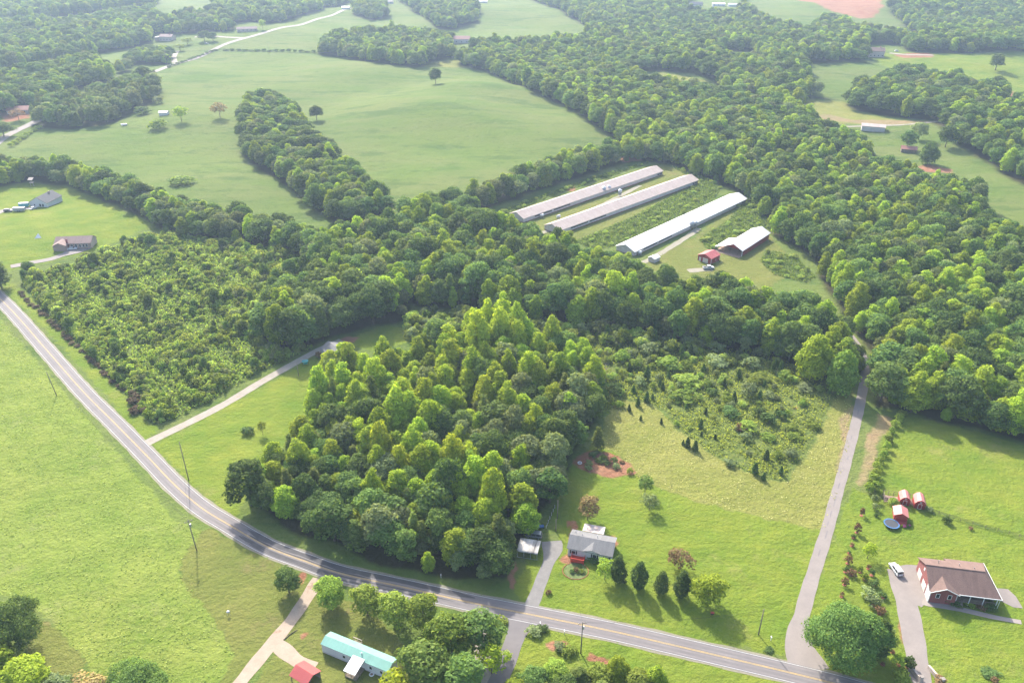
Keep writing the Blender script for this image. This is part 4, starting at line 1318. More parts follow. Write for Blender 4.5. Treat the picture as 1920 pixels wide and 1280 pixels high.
def feed_bin(label, x, y, s=1.0, yaw=0):
    o = root("feed_bin", label, "feed bin", on(x, y), yaw, "feed bins beside the poultry houses")
    mb = MB().tube((0, 0, 2.0), (0, 0, 4.6), 1.35, 1.35, 14)
    mb.build("hopper_body", M['grey_metal'], o, True)
    MB().tube((0, 0, 4.6), (0, 0, 5.4), 1.4, 0.3, 14).build("hopper_lid", M['roof_white'], o)
    MB().tube((0, 0, 0.7), (0, 0, 2.0), 0.3, 1.35, 14).build("hopper_cone", M['grey_metal'], o)
    for a in range(4):
        t = a * math.pi / 2 + 0.78
        MB().tube((1.25 * math.cos(t), 1.25 * math.sin(t), -0.2), (1.25 * math.cos(t), 1.25 * math.sin(t), 2.4), 0.08, 0.08, 6).build("leg", M['grey_metal'], o)
    MB().tube((0, 0, 0.75), (-3.2, 2.6, 2.4), 0.09, 0.09, 6).build("auger_tube", M['grey_metal'], o)
    o.scale = (s, s, s)
    return o


p = G(1132, 364); feed_bin("grey feed bin against the poultry house nearest the pasture", p.x, p.y, 1.0, 0.3)
p = G(1141, 360); feed_bin("second grey feed bin behind the one nearest the pasture", p.x, p.y, 0.85, 0.3)
p = G(1162, 368); feed_bin("grey feed bin on the near side of the middle poultry house", p.x, p.y, 0.9, 0.3)
p = G(1296, 430); feed_bin("grey feed bin against the white-roofed poultry house", p.x, p.y, 1.0, 0.3)
p = G(1303, 427); feed_bin("smaller grey feed bin behind the bin by the white-roofed poultry house", p.x, p.y, 0.8, 0.3)
for px, py, lab in ((1016, 408, "white fuel tank beside the poultry house nearest the pasture"), (1047, 410, "white tank on the lane between the two dull-roofed poultry houses"), (1199, 478, "white tank at the near end of the white-roofed poultry house")):
    g = G(px, py)
    o = root("storage_tank", lab, "tank", on(g.x, g.y), 0.75)
    MB().tube((-1.1, 0, 1.5), (1.1, 0, 1.5), 0.75, 0.75, 12).build("tank_shell", M['white_trim'], o, True)
    for x in (-0.8, 0.8):
        MB().box(x - 0.1, x + 0.1, -0.5, 0.5, -0.2, 0.9).build("stand", M['grey_metal'], o)
g = G(1226, 489)
o = root("pump_shed", "small white shed with low roof near the end of the farm track", "shed", on(g.x, g.y), 0.75)
gable_parts(o, 4.6, 3.8, 2.0, 0.8, 'grey_wall', 'roof_white', 0.25)
opening(o, 'f', 0, 0.0, 1.0, 1.8, 4.6, 3.8, "door", 'white_trim', 'grey_wall', "door_leaf")

# ---- open-fronted barn with its lean-to
A, B = G(1391, 481), G(1441, 448.5)
c, yw, L = axis(A, B, 10.0)
o = root("open_barn", "large open-fronted barn with white roof and dark red walls", "barn", c, yw)
W, h, rs, t = 10.0, 3.6, 2.3, 0.14
s = rs / (W / 2); ov = 0.5
MB().slab([(-L / 2 - 1.2, -W / 2 - ov, h - ov * s + t), (L / 2 + ov, -W / 2 - ov, h - ov * s + t), (L / 2 + ov, 0, h + rs + t), (-L / 2 - 1.2, 0, h + rs + t)], t) \
    .slab([(L / 2 + ov, W / 2 + ov, h - ov * s + t), (-L / 2 - 1.2, W / 2 + ov, h - ov * s + t), (-L / 2 - 1.2, 0, h + rs + t), (L / 2 + ov, 0, h + rs + t)], t).build("roof", M['roof_white'], o)
LL = 14.5
MB().slab([(-L / 2 + LL, W / 2 + 5.2, h - 1.75 + t), (-L / 2 - 1.0, W / 2 + 5.2, h - 1.75 + t), (-L / 2 - 1.0, W / 2 + 0.52, h - 0.32 + t), (-L / 2 + LL, W / 2 + 0.52, h - 0.32 + t)], t).build("lean_to_roof", M['roof_white'], o)
MB().box(-L / 2 + 1.5, L / 2, -W / 2, -W / 2 + 0.15, -0.3, h - 0.05).build("wall", M['red_metal'], o)
MB().box(-L / 2 + LL, L / 2, W / 2 - 0.15, W / 2, -0.3, h - 0.05).build("wall", M['red_metal'], o)
MB().prism([(-W / 2 + 0.16, -0.3), (W / 2 - 0.16, -0.3), (W / 2 - 0.16, h - 0.06), (0, h + rs - 0.13), (-W / 2 + 0.16, h - 0.06)], L / 2 - 0.15, L / 2).build("end_wall", M['red_metal'], o)
MB().prism([(-W / 2, h - 0.1), (W / 2, h - 0.1), (0, h + rs - 0.05)], -L / 2 - 0.1, -L / 2).build("gable_panel", M['red_metal'], o)
MB().box(-L / 2 + LL - 0.12, -L / 2 + LL, W / 2 + 0.02, W / 2 + 4.9, -0.3, h - 1.8).build("lean_to_wall", M['grey_wall'], o)
for x in (-L / 2, -L / 2 + 5, -L / 2 + 10):
    for y in (W / 2, W / 2 + 4.9):
        MB().box(x - 0.1, x + 0.1, y - 0.1, y + 0.1, -0.3, h - (0.2 if y < W / 2 + 1 else 1.75)).build("post", M['old_wood'], o)
MB().box(-L / 2 - 0.12, -L / 2 + 0.12, -W / 2 + 0.05, -W / 2 + 0.3, -0.3, h - 0.1).build("post", M['white_trim'], o)
MB().box(-L / 2 - 3.0, L / 2 - 0.2, -W / 2 + 0.2, W / 2 + 4.6, -0.3, 0.07).build("dirt_floor", M['soil'], o)
for x, y, q in ((-10, -1, 1.0), (-8, 2, 1.2), (-11, 4.5, 0.9), (-5, 0, 1.4)):
    hb = root("hay_bale", {-10: "round hay bale just inside the open barn mouth", -8: "round hay bale under the barn ridge", -11: "small round hay bale near the barn lean-to", -5: "large round hay bale deep in the open barn"}[x], "hay bale",
              c + Vector((x * math.cos(yw) - y * math.sin(yw), x * math.sin(yw) + y * math.cos(yw), 0.07)), yw + x)
    MB().tube((-0.7 * q, 0, 0.7 * q), (0.7 * q, 0, 0.7 * q), 0.7 * q, 0.7 * q, 14).build("bale_roll", M['old_wood'], hb, True)
    for dx in (-0.35, 0.35):
        MB().tube((dx * q - .03, 0, 0.7 * q), (dx * q + .03, 0, 0.7 * q), 0.715 * q, 0.715 * q, 14).build("twine_band", M['soil'], hb)

# ---- red garage
A, B = G(1332, 496), G(1349, 487.5)
c, yw, L = axis(A, B, 7.8)
o = root("garage", "small bright red metal garage with cream doors beside the open barn", "garage", c, yw)
gable_parts(o, 8.0, 7.8, 3.0, 1.5, 'red_metal', 'roof_red', 0.3)
opening(o, 'l', -0.6, 0.0, 3.0, 2.4, 8.0, 7.8, "garage_door", 'white_trim', 'cream_door', "door_leaf")
opening(o, 'l', 2.6, 0.0, 1.1, 2.1, 8.0, 7.8, "door", 'white_trim', 'cream_door', "door_leaf")
opening(o, 'f', 0.6, 0.9, 0.8, 1.0, 8.0, 7.8)
for x in (-4.0, 4.0):
    MB().box(x - 0.1, x + 0.1, -4.0, -3.85, -0.2, 2.9).build("corner_trim", M['white_trim'], o)

# ---- white double-wide house
o = root("white_house", "white single-storey house with grey shingle roof and red front deck", "house", on(22.5, 166.4), RAD(-15.6))
L, W = 12.2, 7.2
gable_parts(o, L, W, 2.9, 1.5, 'white_siding', 'shingle_grey', 0.35)
# shallow reverse gable over the front
e = -W / 2 - 0.36
rf = MB()
rf.slab([(-2.0, e - 0.06, 2.98), (0.6, e - 0.06, 3.75), (0.6, -0.8, 4.28), (-2.0, e + 0.3, 2.98)], 0.1)
rf.slab([(0.6, e - 0.06, 3.75), (3.2, e - 0.06, 2.98), (3.2, e + 0.3, 2.98), (0.6, -0.8, 4.28)], 0.1)
rf.build("dormer_roof", M['shingle_grey'], o)
MB().prism([(-1.7, 2.6), (2.9, 2.6), (0.6, 3.62)], -W / 2 - 0.3, -W / 2 - 0.02, 'y').build("dormer_gable", M['white_siding'], o)
for u in (-4.55, 0.4 + 1.0, 4.7):
    opening(o, 'f', u, 1.0, 1.3, 1.2, L, W)
    for q in (-0.85, 0.85):
        MB().box(u + q - 0.17, u + q + 0.17, -W / 2 - 0.06, -W / 2 + 0.01, 1.0, 2.2).build("shutter", M['black'], o)
opening(o, 'f', -2.0, 0.55, 1.0, 2.0, L, W, "door", 'white_trim', 'white_siding', "door_leaf")
opening(o, 'r', 0.5, 1.0, 1.1, 1.1, L, W); opening(o, 'l', 0.5, 1.0, 1.1, 1.1, L, W)
MB().box(-L / 2 - 0.03, L / 2 + 0.03, -W / 2 - 0.03, W / 2 + 0.03, -0.35, 0.5).build("skirting", M['grey_wall'], o)
dk = MB().box(-4.9, -1.2, -W / 2 - 2.3, -W / 2 - 0.04, 0.35, 0.5).build("deck", M['red_deck'], o)
rl = MB()
for x in np.linspace(-4.85, -1.25, 15): rl.box(x - 0.03, x + 0.03, -W / 2 - 2.28, -W / 2 - 2.22, 0.5, 1.4)
for y in np.linspace(-W / 2 - 2.2, -W / 2 - 0.1, 8):
    for x in (-4.87, -1.23): rl.box(x - 0.03, x + 0.03, y - 0.03, y + 0.03, 0.5, 1.4)
rl.box(-4.9, -1.2, -W / 2 - 2.31, -W / 2 - 2.2, 1.4, 1.47).box(-4.92, -4.82, -W / 2 - 2.2, -W / 2 - 0.05, 1.4, 1.47).box(-1.28, -1.18, -W / 2 - 2.2, -W / 2 - 0.05, 1.4, 1.47)
rl.box(-4.84, -1.26, -W / 2 - 2.3, -W / 2 - 2.285, 0.55, 1.36)
rl.build("railing", M['red_deck'], dk)
MB().box(-4.9, -1.2, -W / 2 - 2.25, -W / 2 - 2.2, -0.3, 0.34).build("deck_skirt", M['red_deck'], dk)
MB().slab([(-3.6, W / 2 + 0.5, 3.0), (2.5, W / 2 + 0.5, 3.0), (2.5, W / 2 + 4.1, 2.6), (-3.6, W / 2 + 4.1, 2.6)], 0.1).build("patio_roof", M['patio_roof'], o)
for x in (-3.4, -0.5, 2.3):
    MB().box(x - 0.06, x + 0.06, W / 2 + 3.8, W / 2 + 3.92, -0.3, 2.55).build("patio_post", M['white_trim'], o)
for x, y in ((-3.0, 0.9), (1.2, 1.3), (-5.0, 1.6)):
    MB().tube((x, y, 3.9), (x, y, 4.75), 0.09, 0.09, 8).build("vent_pipe", M['grey_metal'], o)

# ---- carport
o = root("carport", "white metal carport with black-stained roof beside the gravel drive", "carport", on(4.8, 166.1), RAD(-13))
cp = MB()
pr = [(-2.7, 2.15), (-2.55, 2.42), (-2.2, 2.55), (0, 2.75), (2.2, 2.55), (2.55, 2.42), (2.7, 2.15), (2.64, 2.14), (2.5, 2.36), (2.18, 2.49), (0, 2.69), (-2.18, 2.49), (-2.5, 2.36), (-2.64, 2.14)]
n = len(pr)
cp.add([(-2.95, p[0], p[1]) for p in pr] + [(2.95, p[0], p[1]) for p in pr], [(i, (i + 1) % n, (i + 1) % n + n, i + n) for i in range(n)])
cp.build("roof", M['carport_white'], o)
for x in (-2.8, -0.95, 0.95, 2.8):
    for y in (-2.6, 2.6):
        MB().box(x - 0.05, x + 0.05, y - 0.05, y + 0.05, -0.2, 2.3).build("post", M['grey_metal'], o)
for y in (-2.6, 2.6):
    MB().box(-2.9, 2.9, y - 0.04, y + 0.04, 0.0, 0.06).build("base_rail", M['grey_metal'], o)

# ---- mobile home with green roof
o = root("mobile_home", "long white mobile home with green metal roof and white porch", "mobile home", on(-36.9, 130.0), RAD(-24.6))
L, W = 19.0, 3.9
gable_parts(o, L, W, 2.9, 0.75, 'white_siding', 'roof_green', 0.15, 0.08)
MB().box(-L / 2 - 0.02, L / 2 + 0.02, -W / 2 - 0.02, W / 2 + 0.02, -0.35, 0.55).build("skirting", M['grey_wall'], o)
for u in (-3.0, 4.6, 7.6): opening(o, 'f', u, 1.1, 0.9, 1.1, L, W)
for u in (-6, 2, 6): opening(o, 'b', u, 1.1, 0.9, 1.1, L, W)
opening(o, 'r', 0, 1.1, 0.9, 0.9, L, W)
opening(o, 'f', 1.2, 0.6, 0.95, 2.0, L, W, "door", 'white_trim', 'white_siding', "door_leaf")
MB().slab([(-0.4, -W / 2 - 3.9, 2.55), (2.9, -W / 2 - 3.9, 2.55), (2.9, -W / 2 + 0.3, 3.35), (-0.4, -W / 2 + 0.3, 3.35)], 0.1).build("porch_roof", M['roof_white'], o)
MB().box(-0.3, 2.8, -W / 2 - 3.7, -W / 2 - 0.03, 0.25, 0.5).build("porch_deck", M['old_wood'], o)
for x in (-0.25, 2.75):
    for y in (-W / 2 - 3.6, -W / 2 - 1.8):
        MB().box(x - 0.06, x + 0.06, y - 0.06, y + 0.06, -0.2, 2.6).build("porch_post", M['old_wood'], o)
rl = MB()
for x in np.linspace(-0.25, 2.75, 9): rl.box(x - 0.03, x + 0.03, -W / 2 - 3.65, -W / 2 - 3.6, 0.5, 1.3)
rl.box(-0.3, 2.8, -W / 2 - 3.67, -W / 2 - 3.58, 1.3, 1.37).build("porch_railing", M['old_wood'], o)
MB().box(-4.6, -2.0, W / 2 + 0.05, W / 2 + 2.2, 0.3, 0.45).build("rear_deck", M['old_wood'], o)
rl = MB()
for x in (-4.55, -3.3, -2.05): rl.box(x - 0.05, x + 0.05, W / 2 + 2.1, W / 2 + 2.2, -0.2, 1.3)
rl.box(-4.6, -2.0, W / 2 + 2.08, W / 2 + 2.22, 1.25, 1.35).build("rear_railing", M['stone'], o)
MB().tube((1.4, -0.7, 3.1), (1.4, -0.7, 4.0), 0.14, 0.14, 8).build("vent_pipe", M['white_trim'], o)

# ---- red-roofed shed at the bottom edge
o = root("red_roof_shed", "small open shed with red metal roof beside the dirt drive", "shed", on(-48.5, 124.2), RAD(-32))
L, W = 5.0, 4.3
s = 1.1 / (W / 2)
MB().slab([(-L / 2 - 0.3, -W / 2 - 0.3, 2.4), (L / 2 + 0.3, -W / 2 - 0.3, 2.4), (L / 2 + 0.3, 0, 3.6), (-L / 2 - 0.3, 0, 3.6)], 0.08).slab([(L / 2 + 0.3, W / 2 + 0.3, 2.4), (-L / 2 - 0.3, W / 2 + 0.3, 2.4), (-L / 2 - 0.3, 0, 3.6), (L / 2 + 0.3, 0, 3.6)], 0.08).build("roof", M['roof_red'], o)
for x in (-L / 2, L / 2):
    for y in (-W / 2, W / 2):
        MB().box(x - 0.08, x + 0.08, y - 0.08, y + 0.08, -0.2, 2.45).build("post", M['old_wood'], o)
MB().box(-L / 2, L / 2, W / 2 - 0.1, W / 2 - 0.02, -0.2, 2.3).build("back_wall", M['old_wood'], o)
MB().box(-L / 2, L / 2 - 1.5, -0.3, 0.4, 0.0, 1.0).build("workbench", M['old_wood'], o)

# ---- red brick house with brown roof
o = root("brick_house", "red brick house with brown shingle roof and long front porch", "house", on(109.9, 154.5), RAD(-10.2))
RZ, EZ, PF = 6.9, 3.9, 1.3
sf = (RZ - EZ) / 6.1
t = 0.12
# main walls
MB().prism([(-3.4, -0.4), (5.3, -0.4), (5.3, EZ + 0.25), (0, RZ - 0.16), (-3.4, EZ + 1.1)], 0.35, 14.9).build("wall", M['brick_red'], o)
MB().box(7.4, 16.8, 5.31, 7.2, -0.4, EZ - 0.75).build("rear_wall", M['brick_red'], o)
MB().box(14.91, 16.8, -3.3, 5.25, -0.4, EZ - 0.1).build("side_wall", M['brick_red'], o)
roof = MB()
# front slope with a hipped right end, back slope running lower over the rear rooms
roof.slab([(-0.1, -6.3, EZ), (17.4, -6.3, EZ), (14.6, 0, RZ + 0.1), (-0.1, 0, RZ + 0.1)], t)
roof.slab([(7.2, 5.7, EZ + 0.28), (-0.1, 5.7, EZ + 0.28), (-0.1, 0, RZ + 0.1), (7.2, 0, RZ + 0.1)], t)
roof.slab([(17.4, 7.5, EZ - 0.6), (7.2, 7.5, EZ - 0.6), (7.2, 0, RZ + 0.1), (14.6, 0, RZ + 0.1)], t)
roof.slab([(17.4, -6.3, EZ), (17.4, 7.5, EZ - 0.6), (14.6, 0, RZ + 0.1)], t)
roof = roof.build("roof", M['shingle_brown'], o)
# eave boards
MB().box(-0.15, 17.45, -6.42, -6.31, EZ - 0.2, EZ + 0.02).build("fascia", M['white_trim'], roof)
fb = MB(); fb.slab([(17.42, -6.4, EZ + 0.03), (17.54, -6.4, EZ + 0.03), (17.54, 7.5, EZ - 0.57), (17.42, 7.5, EZ - 0.57)], 0.22); fb.build("fascia", M['white_trim'], roof)
# front wing
MB().prism([(0.5, -0.4), (6.7, -0.4), (6.7, EZ + 0.12), (3.6, EZ + 1.65), (0.5, EZ + 0.12)], -6.45, -3.42, 'y').build("wing_wall", M['brick_red'], o)
wr = MB()
wr.slab([(0.1, -6.95, EZ + 0.12), (3.6, -6.95, EZ + 1.88), (3.6, -2.2, EZ + 1.95), (0.1, -6.0, EZ + 0.12)], t)
wr.slab([(3.6, -6.95, EZ + 1.88), (7.1, -6.95, EZ + 0.12), (7.1, -6.0, EZ + 0.12), (3.6, -2.2, EZ + 1.95)], t)
wr = wr.build("wing_roof", M['shingle_brown'], o)
MB().slab([(0.02, -7.06, EZ + 0.14), (3.6, -7.06, EZ + 1.92), (3.6, -6.96, EZ + 1.92), (0.02, -6.96, EZ + 0.14)], 0.2).slab([(3.6, -7.06, EZ + 1.92), (7.18, -7.06, EZ + 0.14), (7.18, -6.96, EZ + 0.14), (3.6, -6.96, EZ + 1.92)], 0.2).build("barge_board", M['white_trim'], wr)
for u in (2.2, 5.1):
    f = MB().box(u - 0.5, u + 0.5, -6.51, -6.44, 1.9, 3.4).build("window", M['white_trim'], o)
    MB().box(u - 0.38, u + 0.38, -6.53, -6.5, 2.02, 3.28).build("pane", M['glass'], f)
# garage doors in the left gable
for y in (-1.6, 2.4):
    f = MB().box(0.29, 0.36, y - 1.35, y + 1.35, 0.0, 2.3).build("garage_door", M['white_trim'], o)
    MB().box(0.27, 0.3, y - 1.2, y + 1.2, 0.05, 2.15).build("door_leaf", M['cream_door'], f)
MB().box(0.25, 0.34, 0.3, 0.9, 4.4, 5.2).build("gable_vent", M['white_trim'], o)
MB().box(0.28, 0.48, -6.4, -3.6, -0.2, EZ + 0.05).build("wing_side_wall", M['white_siding'], o)
# porch
MB().box(6.75, 16.8, -6.0, -3.45, PF - 0.2, PF).build("porch_floor", M['old_wood'], o)
MB().box(6.8, 16.75, -3.55, -3.42, -0.4, PF - 0.22).build("porch_foundation", M['brick_red'], o)
for x in (7.0, 10.2, 13.5, 16.7):
    MB().box(x - 0.09, x + 0.09, -6.0, -5.82, -0.4, EZ - 0.12).build("porch_post", M['white_trim'], o)
rl = MB()
for x in np.linspace(8.9, 16.6, 34): rl.box(x - 0.025, x + 0.025, -5.93, -5.88, PF, PF + 0.85)
rl.box(8.9, 16.7, -5.96, -5.85, PF + 0.85, PF + 0.93)
rl.build("porch_railing", M['old_wood'], o)
for k in range(6):
    MB().box(7.2, 8.7, -6.35 - 0.3 * k, -6.06 - 0.3 * k, -0.4, PF - 0.2 - 0.2 * k).build("step", M['old_wood'], o)
for u in (9.0, 12.0, 14.6):
    f = MB().box(u - 0.5, u + 0.5, -3.48, -3.41, PF + 0.8, PF + 2.2).build("window", M['white_trim'], o)
    MB().box(u - 0.38, u + 0.38, -3.5, -3.47, PF + 0.92, PF + 2.08).build("pane", M['glass'], f)
f = MB().box(10.1, 11.1, -3.48, -3.41, PF, PF + 2.1).build("door", M['white_trim'], o)
MB().box(10.2, 11.0, -3.5, -3.47, PF + 0.05, PF + 2.0).build("door_leaf", M['red_wood'], f)
for x, y in ((9.0, 2.2), (12.5, 1.6), (4.0, 2.6)):
    MB().tube((x, y, RZ - 1.8), (x, y, RZ - 0.2), 0.09, 0.09, 8).build("vent_pipe", M['grey_metal'], roof)
MB().box(-0.15, 14.5, -0.12, 0.12, RZ + 0.1, RZ + 0.17).build("ridge_cap", M['shingle_brown'], roof)
MB().box(17.0, 17.1, -6.35, -6.25, -0.3, EZ - 0.2).build("downspout", M['white_trim'], roof)
MB().box(13.0, 14.0, 7.3, 8.1, -0.2, 0.9).build("air_conditioner", M['grey_metal'], o)
BH = (on(109.9, 154.5), RAD(-10.2))


def bh(x, y):
    c, s = math.cos(BH[1]), math.sin(BH[1])
    return (BH[0].x + x * c - y * s, BH[0].y + x * s + y * c)


# its paving: walk and forecourt lie on the lawn
def sheet(name, pts, mat, lift=0.045):
    P = np.array(pts, float)
    bm = bmesh.new()
    vs = [bm.verts.new((x, y, float(hgt(x, y)) + lift)) for x, y in P]
    bm.faces.new(vs)
    bmesh.ops.triangulate(bm, faces=bm.faces)
    for f in bm.faces:
        if f.normal.z < 0: f.normal_flip()
    me = bpy.data.meshes.new(name); bm.to_mesh(me); bm.free()
    me.materials.append(mat)
    return tag(link(name, me), kind="structure")


def px_sheet(name, pts, mat, lift=0.045):
    return sheet(name, [G(*p)[:2] for p in pts], mat, lift)


px_sheet("forecourt", [(1676, 1062), (1700, 1058), (1736, 1060), (1742, 1085), (1740, 1125), (1728, 1138), (1712, 1130), (1692, 1100)], M['asphalt_pink'], 0.048)
px_sheet("front_walk", [(1728, 1128), (1736, 1118), (1750, 1122), (1764, 1130), (1798, 1137), (1812, 1140), (1870, 1154), (1914, 1162), (1916, 1170), (1860, 1160), (1800, 1146), (1740, 1136), (1729, 1133)], M['concrete'], 0.058)
px_sheet("side_patio", [(1868, 1102), (1890, 1104), (1905, 1118), (1918, 1140), (1900, 1138), (1872, 1124)], M['asphalt_pink'], 0.048)

# ---- three small red outbuildings
def shed(label, A, B, depth, h, rise, gambrel=False, front_open=False):
    A, B = Vector(A), Vector(B)
    d = B - A
    y = math.atan2(d.y, d.x)
    W = d.length
    n = Vector((-math.sin(y), math.cos(y)))
    c = (A + B) / 2 + n * depth / 2
    o = root("red_shed", label, "shed", on(c.x, c.y), y + math.pi / 2, "red outbuildings behind the brick house")
    if gambrel:
        pr = [(-W / 2, -0.2), (W / 2, -0.2), (W / 2, h), (W * 0.3, h + rise * 0.65), (0, h + rise), (-W * 0.3, h + rise * 0.65), (-W / 2, h)]
        MB().prism(pr, -depth / 2, depth / 2).build("wall", M['red_wood'], o)
        mb = MB(); q = [(-W / 2 - 0.12, h - 0.12), (-W * 0.3, h + rise * 0.65), (0, h + rise), (W * 0.3, h + rise * 0.65), (W / 2 + 0.12, h - 0.12)]
        for (y0, z0), (y1, z1) in zip(q, q[1:]):
            mb.slab([(-depth / 2 - 0.15, y0, z0 + 0.1), (depth / 2 + 0.15, y0, z0 + 0.1), (depth / 2 + 0.15, y1, z1 + 0.1), (-depth / 2 - 0.15, y1, z1 + 0.1)], 0.07)
        mb.build("roof", M['roof_pink'], o)
    else:
        gable_parts(o, depth, W, h, rise, 'red_wood', 'roof_pink', 0.35, 0.08)
    if not front_open:
        f = opening(o, 'l', 0, 0.0, 1.1, 1.8, depth, W, "door", 'white_trim', 'red_wood', "door_leaf")
        opening(o, 'l', 0, h + 0.25, 0.5, 0.5, depth, W)
    return o


shed("small red gambrel-roofed shed inside the fenced pen", (118.0, 186.4), (120.7, 185.6), 3.6, 1.9, 1.2, True)
shed("small red gambrel-roofed shed just right of the fenced pen", (121.7, 184.8), (124.6, 183.9), 3.9, 1.9, 1.3, True)
sc = shed("red-roofed shed with flower-filled porch next to the trampoline", (113.4, 179.6), (116.7, 178.5), 3.6, 2.1, 0.9, False, True)
for x_, y_ in ((-2.9, -1.5), (-2.9, 1.5)):
    MB().box(x_ - 0.06, x_ + 0.06, y_ - 0.06, y_ + 0.06, -0.2, 2.1).build("porch_post", M['red_wood'], sc)
MB().box(-3.6, -1.85, -1.9, 1.9, -0.2, 0.2).build("porch_floor", M['red_wood'], sc)
for k, (dx, dy) in enumerate([(-0.9, -1.2), (0.0, -1.6), (0.8, -1.5), (1.6, -1.9), (2.4, -1.5), (2.9, -0.6), (1.9, -2.5), (0.6, -2.3)]):
    kind = ('blossom', 'bush', 'blossom', 'greybush', 'blossom', 'bush', 'darkbush', 'blossom')[k]
    x, y = 114.6 + dx * 0.95, 177.7 + dy * 0.6
    nm = {"blossom": "pink flowering plant", "bush": "leafy green plant", "greybush": "silvery plant", "darkbush": "dark green plant"}[kind]
    plant("flower_plant", f"{nm} in the flower bed before the red-roofed shed porch", kind, x, y, rng.uniform(0.6, 1.0), rng.uniform(0.35, 0.6), "plant", "flower bed plants by the shed")
# pen
pen = root("animal_pen", "timber and wire pen around the small red shed", "pen", on(118.5, 190.0))
pc = [(114.6, 190.6), (124.0, 188.2), (122.2, 184.8)]
pts = []
for (a, b) in (((114.8, 191.0), (123.6, 188.6)), ((114.8, 191.0), (113.8, 187.4)), ((123.6, 188.6), (122.6, 186.2))):
    d = Vector(b) - Vector(a); n = max(2, int(d.length / 1.4))
    for i in range(n + 1):
        q = Vector(a) + d * i / n
        MB().box(q.x - 118.5 - 0.06, q.x - 118.5 + 0.06, q.y - 190 - 0.06, q.y - 190 + 0.06, -0.2, 1.9).build("post", M['old_wood'], pen)
    for z in (0.6, 1.2, 1.85):
        MB().tube((a[0] - 118.5, a[1] - 190, z), (b[0] - 118.5, b[1] - 190, z), 0.045, 0.045, 5).build("rail", M['old_wood'], pen)
sheet("pen_floor", [(114.8, 190.9), (123.5, 188.5), (122.4, 185.6), (120.6, 187.2), (117.6, 187.6), (113.9, 187.6)], M['soil'], 0.04)

# ---- trampoline
g = G(1670.5, 985)
o = root("trampoline", "round trampoline with blue pad and black mat near the red shed", "trampoline", on(g.x, g.y))
nseg = 32
ring = MB(); V_, F_ = [], []
for i in range(nseg):
    a = 2 * math.pi * i / nseg
    for r_, z in ((1.85, 0.88), (2.1, 0.88), (2.1, 0.80), (1.85, 0.80)): V_.append((r_ * math.cos(a), r_ * math.sin(a), z))
for i in range(nseg):
    j = (i + 1) % nseg
    for k in range(4): F_.append((i * 4 + k, i * 4 + (k + 1) % 4, j * 4 + (k + 1) % 4, j * 4 + k))
ring.add(V_, F_).build("pad", M['blue_pad'], o)
rim = MB(); V2, F2 = [], []
for i in range(nseg):
    a = 2 * math.pi * i / nseg
    for r_, z in ((2.11, 0.9), (2.19, 0.9), (2.19, 0.78), (2.11, 0.78)): V2.append((r_ * math.cos(a), r_ * math.sin(a), z))
rim.add(V2, F_).build("rim", M['blue_pad'], o)
MB().tube((0, 0, 0.83), (0, 0, 0.85), 1.84, 1.84, 32).build("mat", M['net'], o)
for i in range(6):
    a = i * math.pi / 3
    MB().tube((2.0 * math.cos(a), 2.0 * math.sin(a), -0.1), (2.05 * math.cos(a), 2.05 * math.sin(a), 0.82), 0.04, 0.04, 6).build("leg", M['grey_metal'], o)

# ---- houses further off
g = G(76, 388)
o = root("far_house", "white house with dark grey roof by the parked trailers", "house", on(g.x, g.y + 7), RAD(82))
L, W = 14, 11.5
gable_parts(o, L, W, 3.1, 3.2, 'white_siding', 'shingle_dark', 0.4)
for u in (-3.0, -1.2): opening(o, 'l', u, 0.7, 1.4, 1.8, L, W)
opening(o, 'l', 2.5, 1.0, 1.0, 1.2, L, W); opening(o, 'b', 3, 1.0, 1.0, 1.2, L, W)
MB().box(-L / 2 - 2.6, -L / 2 - 0.05, -W / 2 + 0.4, -1.0, 0.3, 0.5).build("deck", M['old_wood'], o)
MB().box(3, 3.9, -1.2, -0.4, 4.6, 6.9).build("chimney", M['brick_tan'], o)
g = G(134, 467)
o = root("far_house", "tan-roofed brick house with white cars in front of it", "house", on(g.x + 0.5, g.y + 5), RAD(6))
L, W = 18, 8.5
gable_parts(o, L, W, 2.9, 2.2, 'brick_tan', 'shingle_tan', 0.45)
for u in (1.5, 3.5, 5.2, 6.8): opening(o, 'f', u, 0.5, 1.1, 1.8, L, W)
opening(o, 'f', -0.6, 0.1, 1.0, 2.1, L, W, "door", 'white_trim', 'black', "door_leaf")
wing = MB().prism([(-8.8, -0.3), (-2.4, -0.3), (-2.4, 2.9), (-5.6, 4.4), (-8.8, 2.9)], -7.6, -4.26, 'y').build("wing_wall", M['brick_tan'], o)
MB().slab([(-9.2, -8.0, 2.9), (-5.6, -8.0, 4.62), (-5.6, -0.6, 4.66), (-9.2, -4.2, 2.9)], 0.12).slab([(-5.6, -8.0, 4.62), (-2.0, -8.0, 2.9), (-2.0, -4.2, 2.9), (-5.6, -0.6, 4.66)], 0.12).build("wing_roof", M['shingle_tan'], o)
MB().box(-2.9, -2.1, -4.9, -4.3, -0.3, 5.4).build("chimney", M['brick_red'], o)
px_sheet("brick_apron", [(118, 474), (128, 469), (150, 466), (170, 460), (172, 466), (150, 474), (124, 480)], M['asphalt_pink'], 0.15)
g = G(606, 672)
o = root("small_house", "small white house mostly hidden behind the woodlot at the drive's end", "house", on(g.x + 5.0, g.y + 1.5), RAD(-50))
gable_parts(o, 11, 7, 2.8, 1.8, 'white_siding', 'shingle_grey', 0.35)
for u in (-3, 1): opening(o, 'f', u, 1.0, 1.0, 1.2, 11, 7)
for u in (-1.5, 1.5): opening(o, 'l', u, 0.9, 1.0, 1.3, 11, 7)


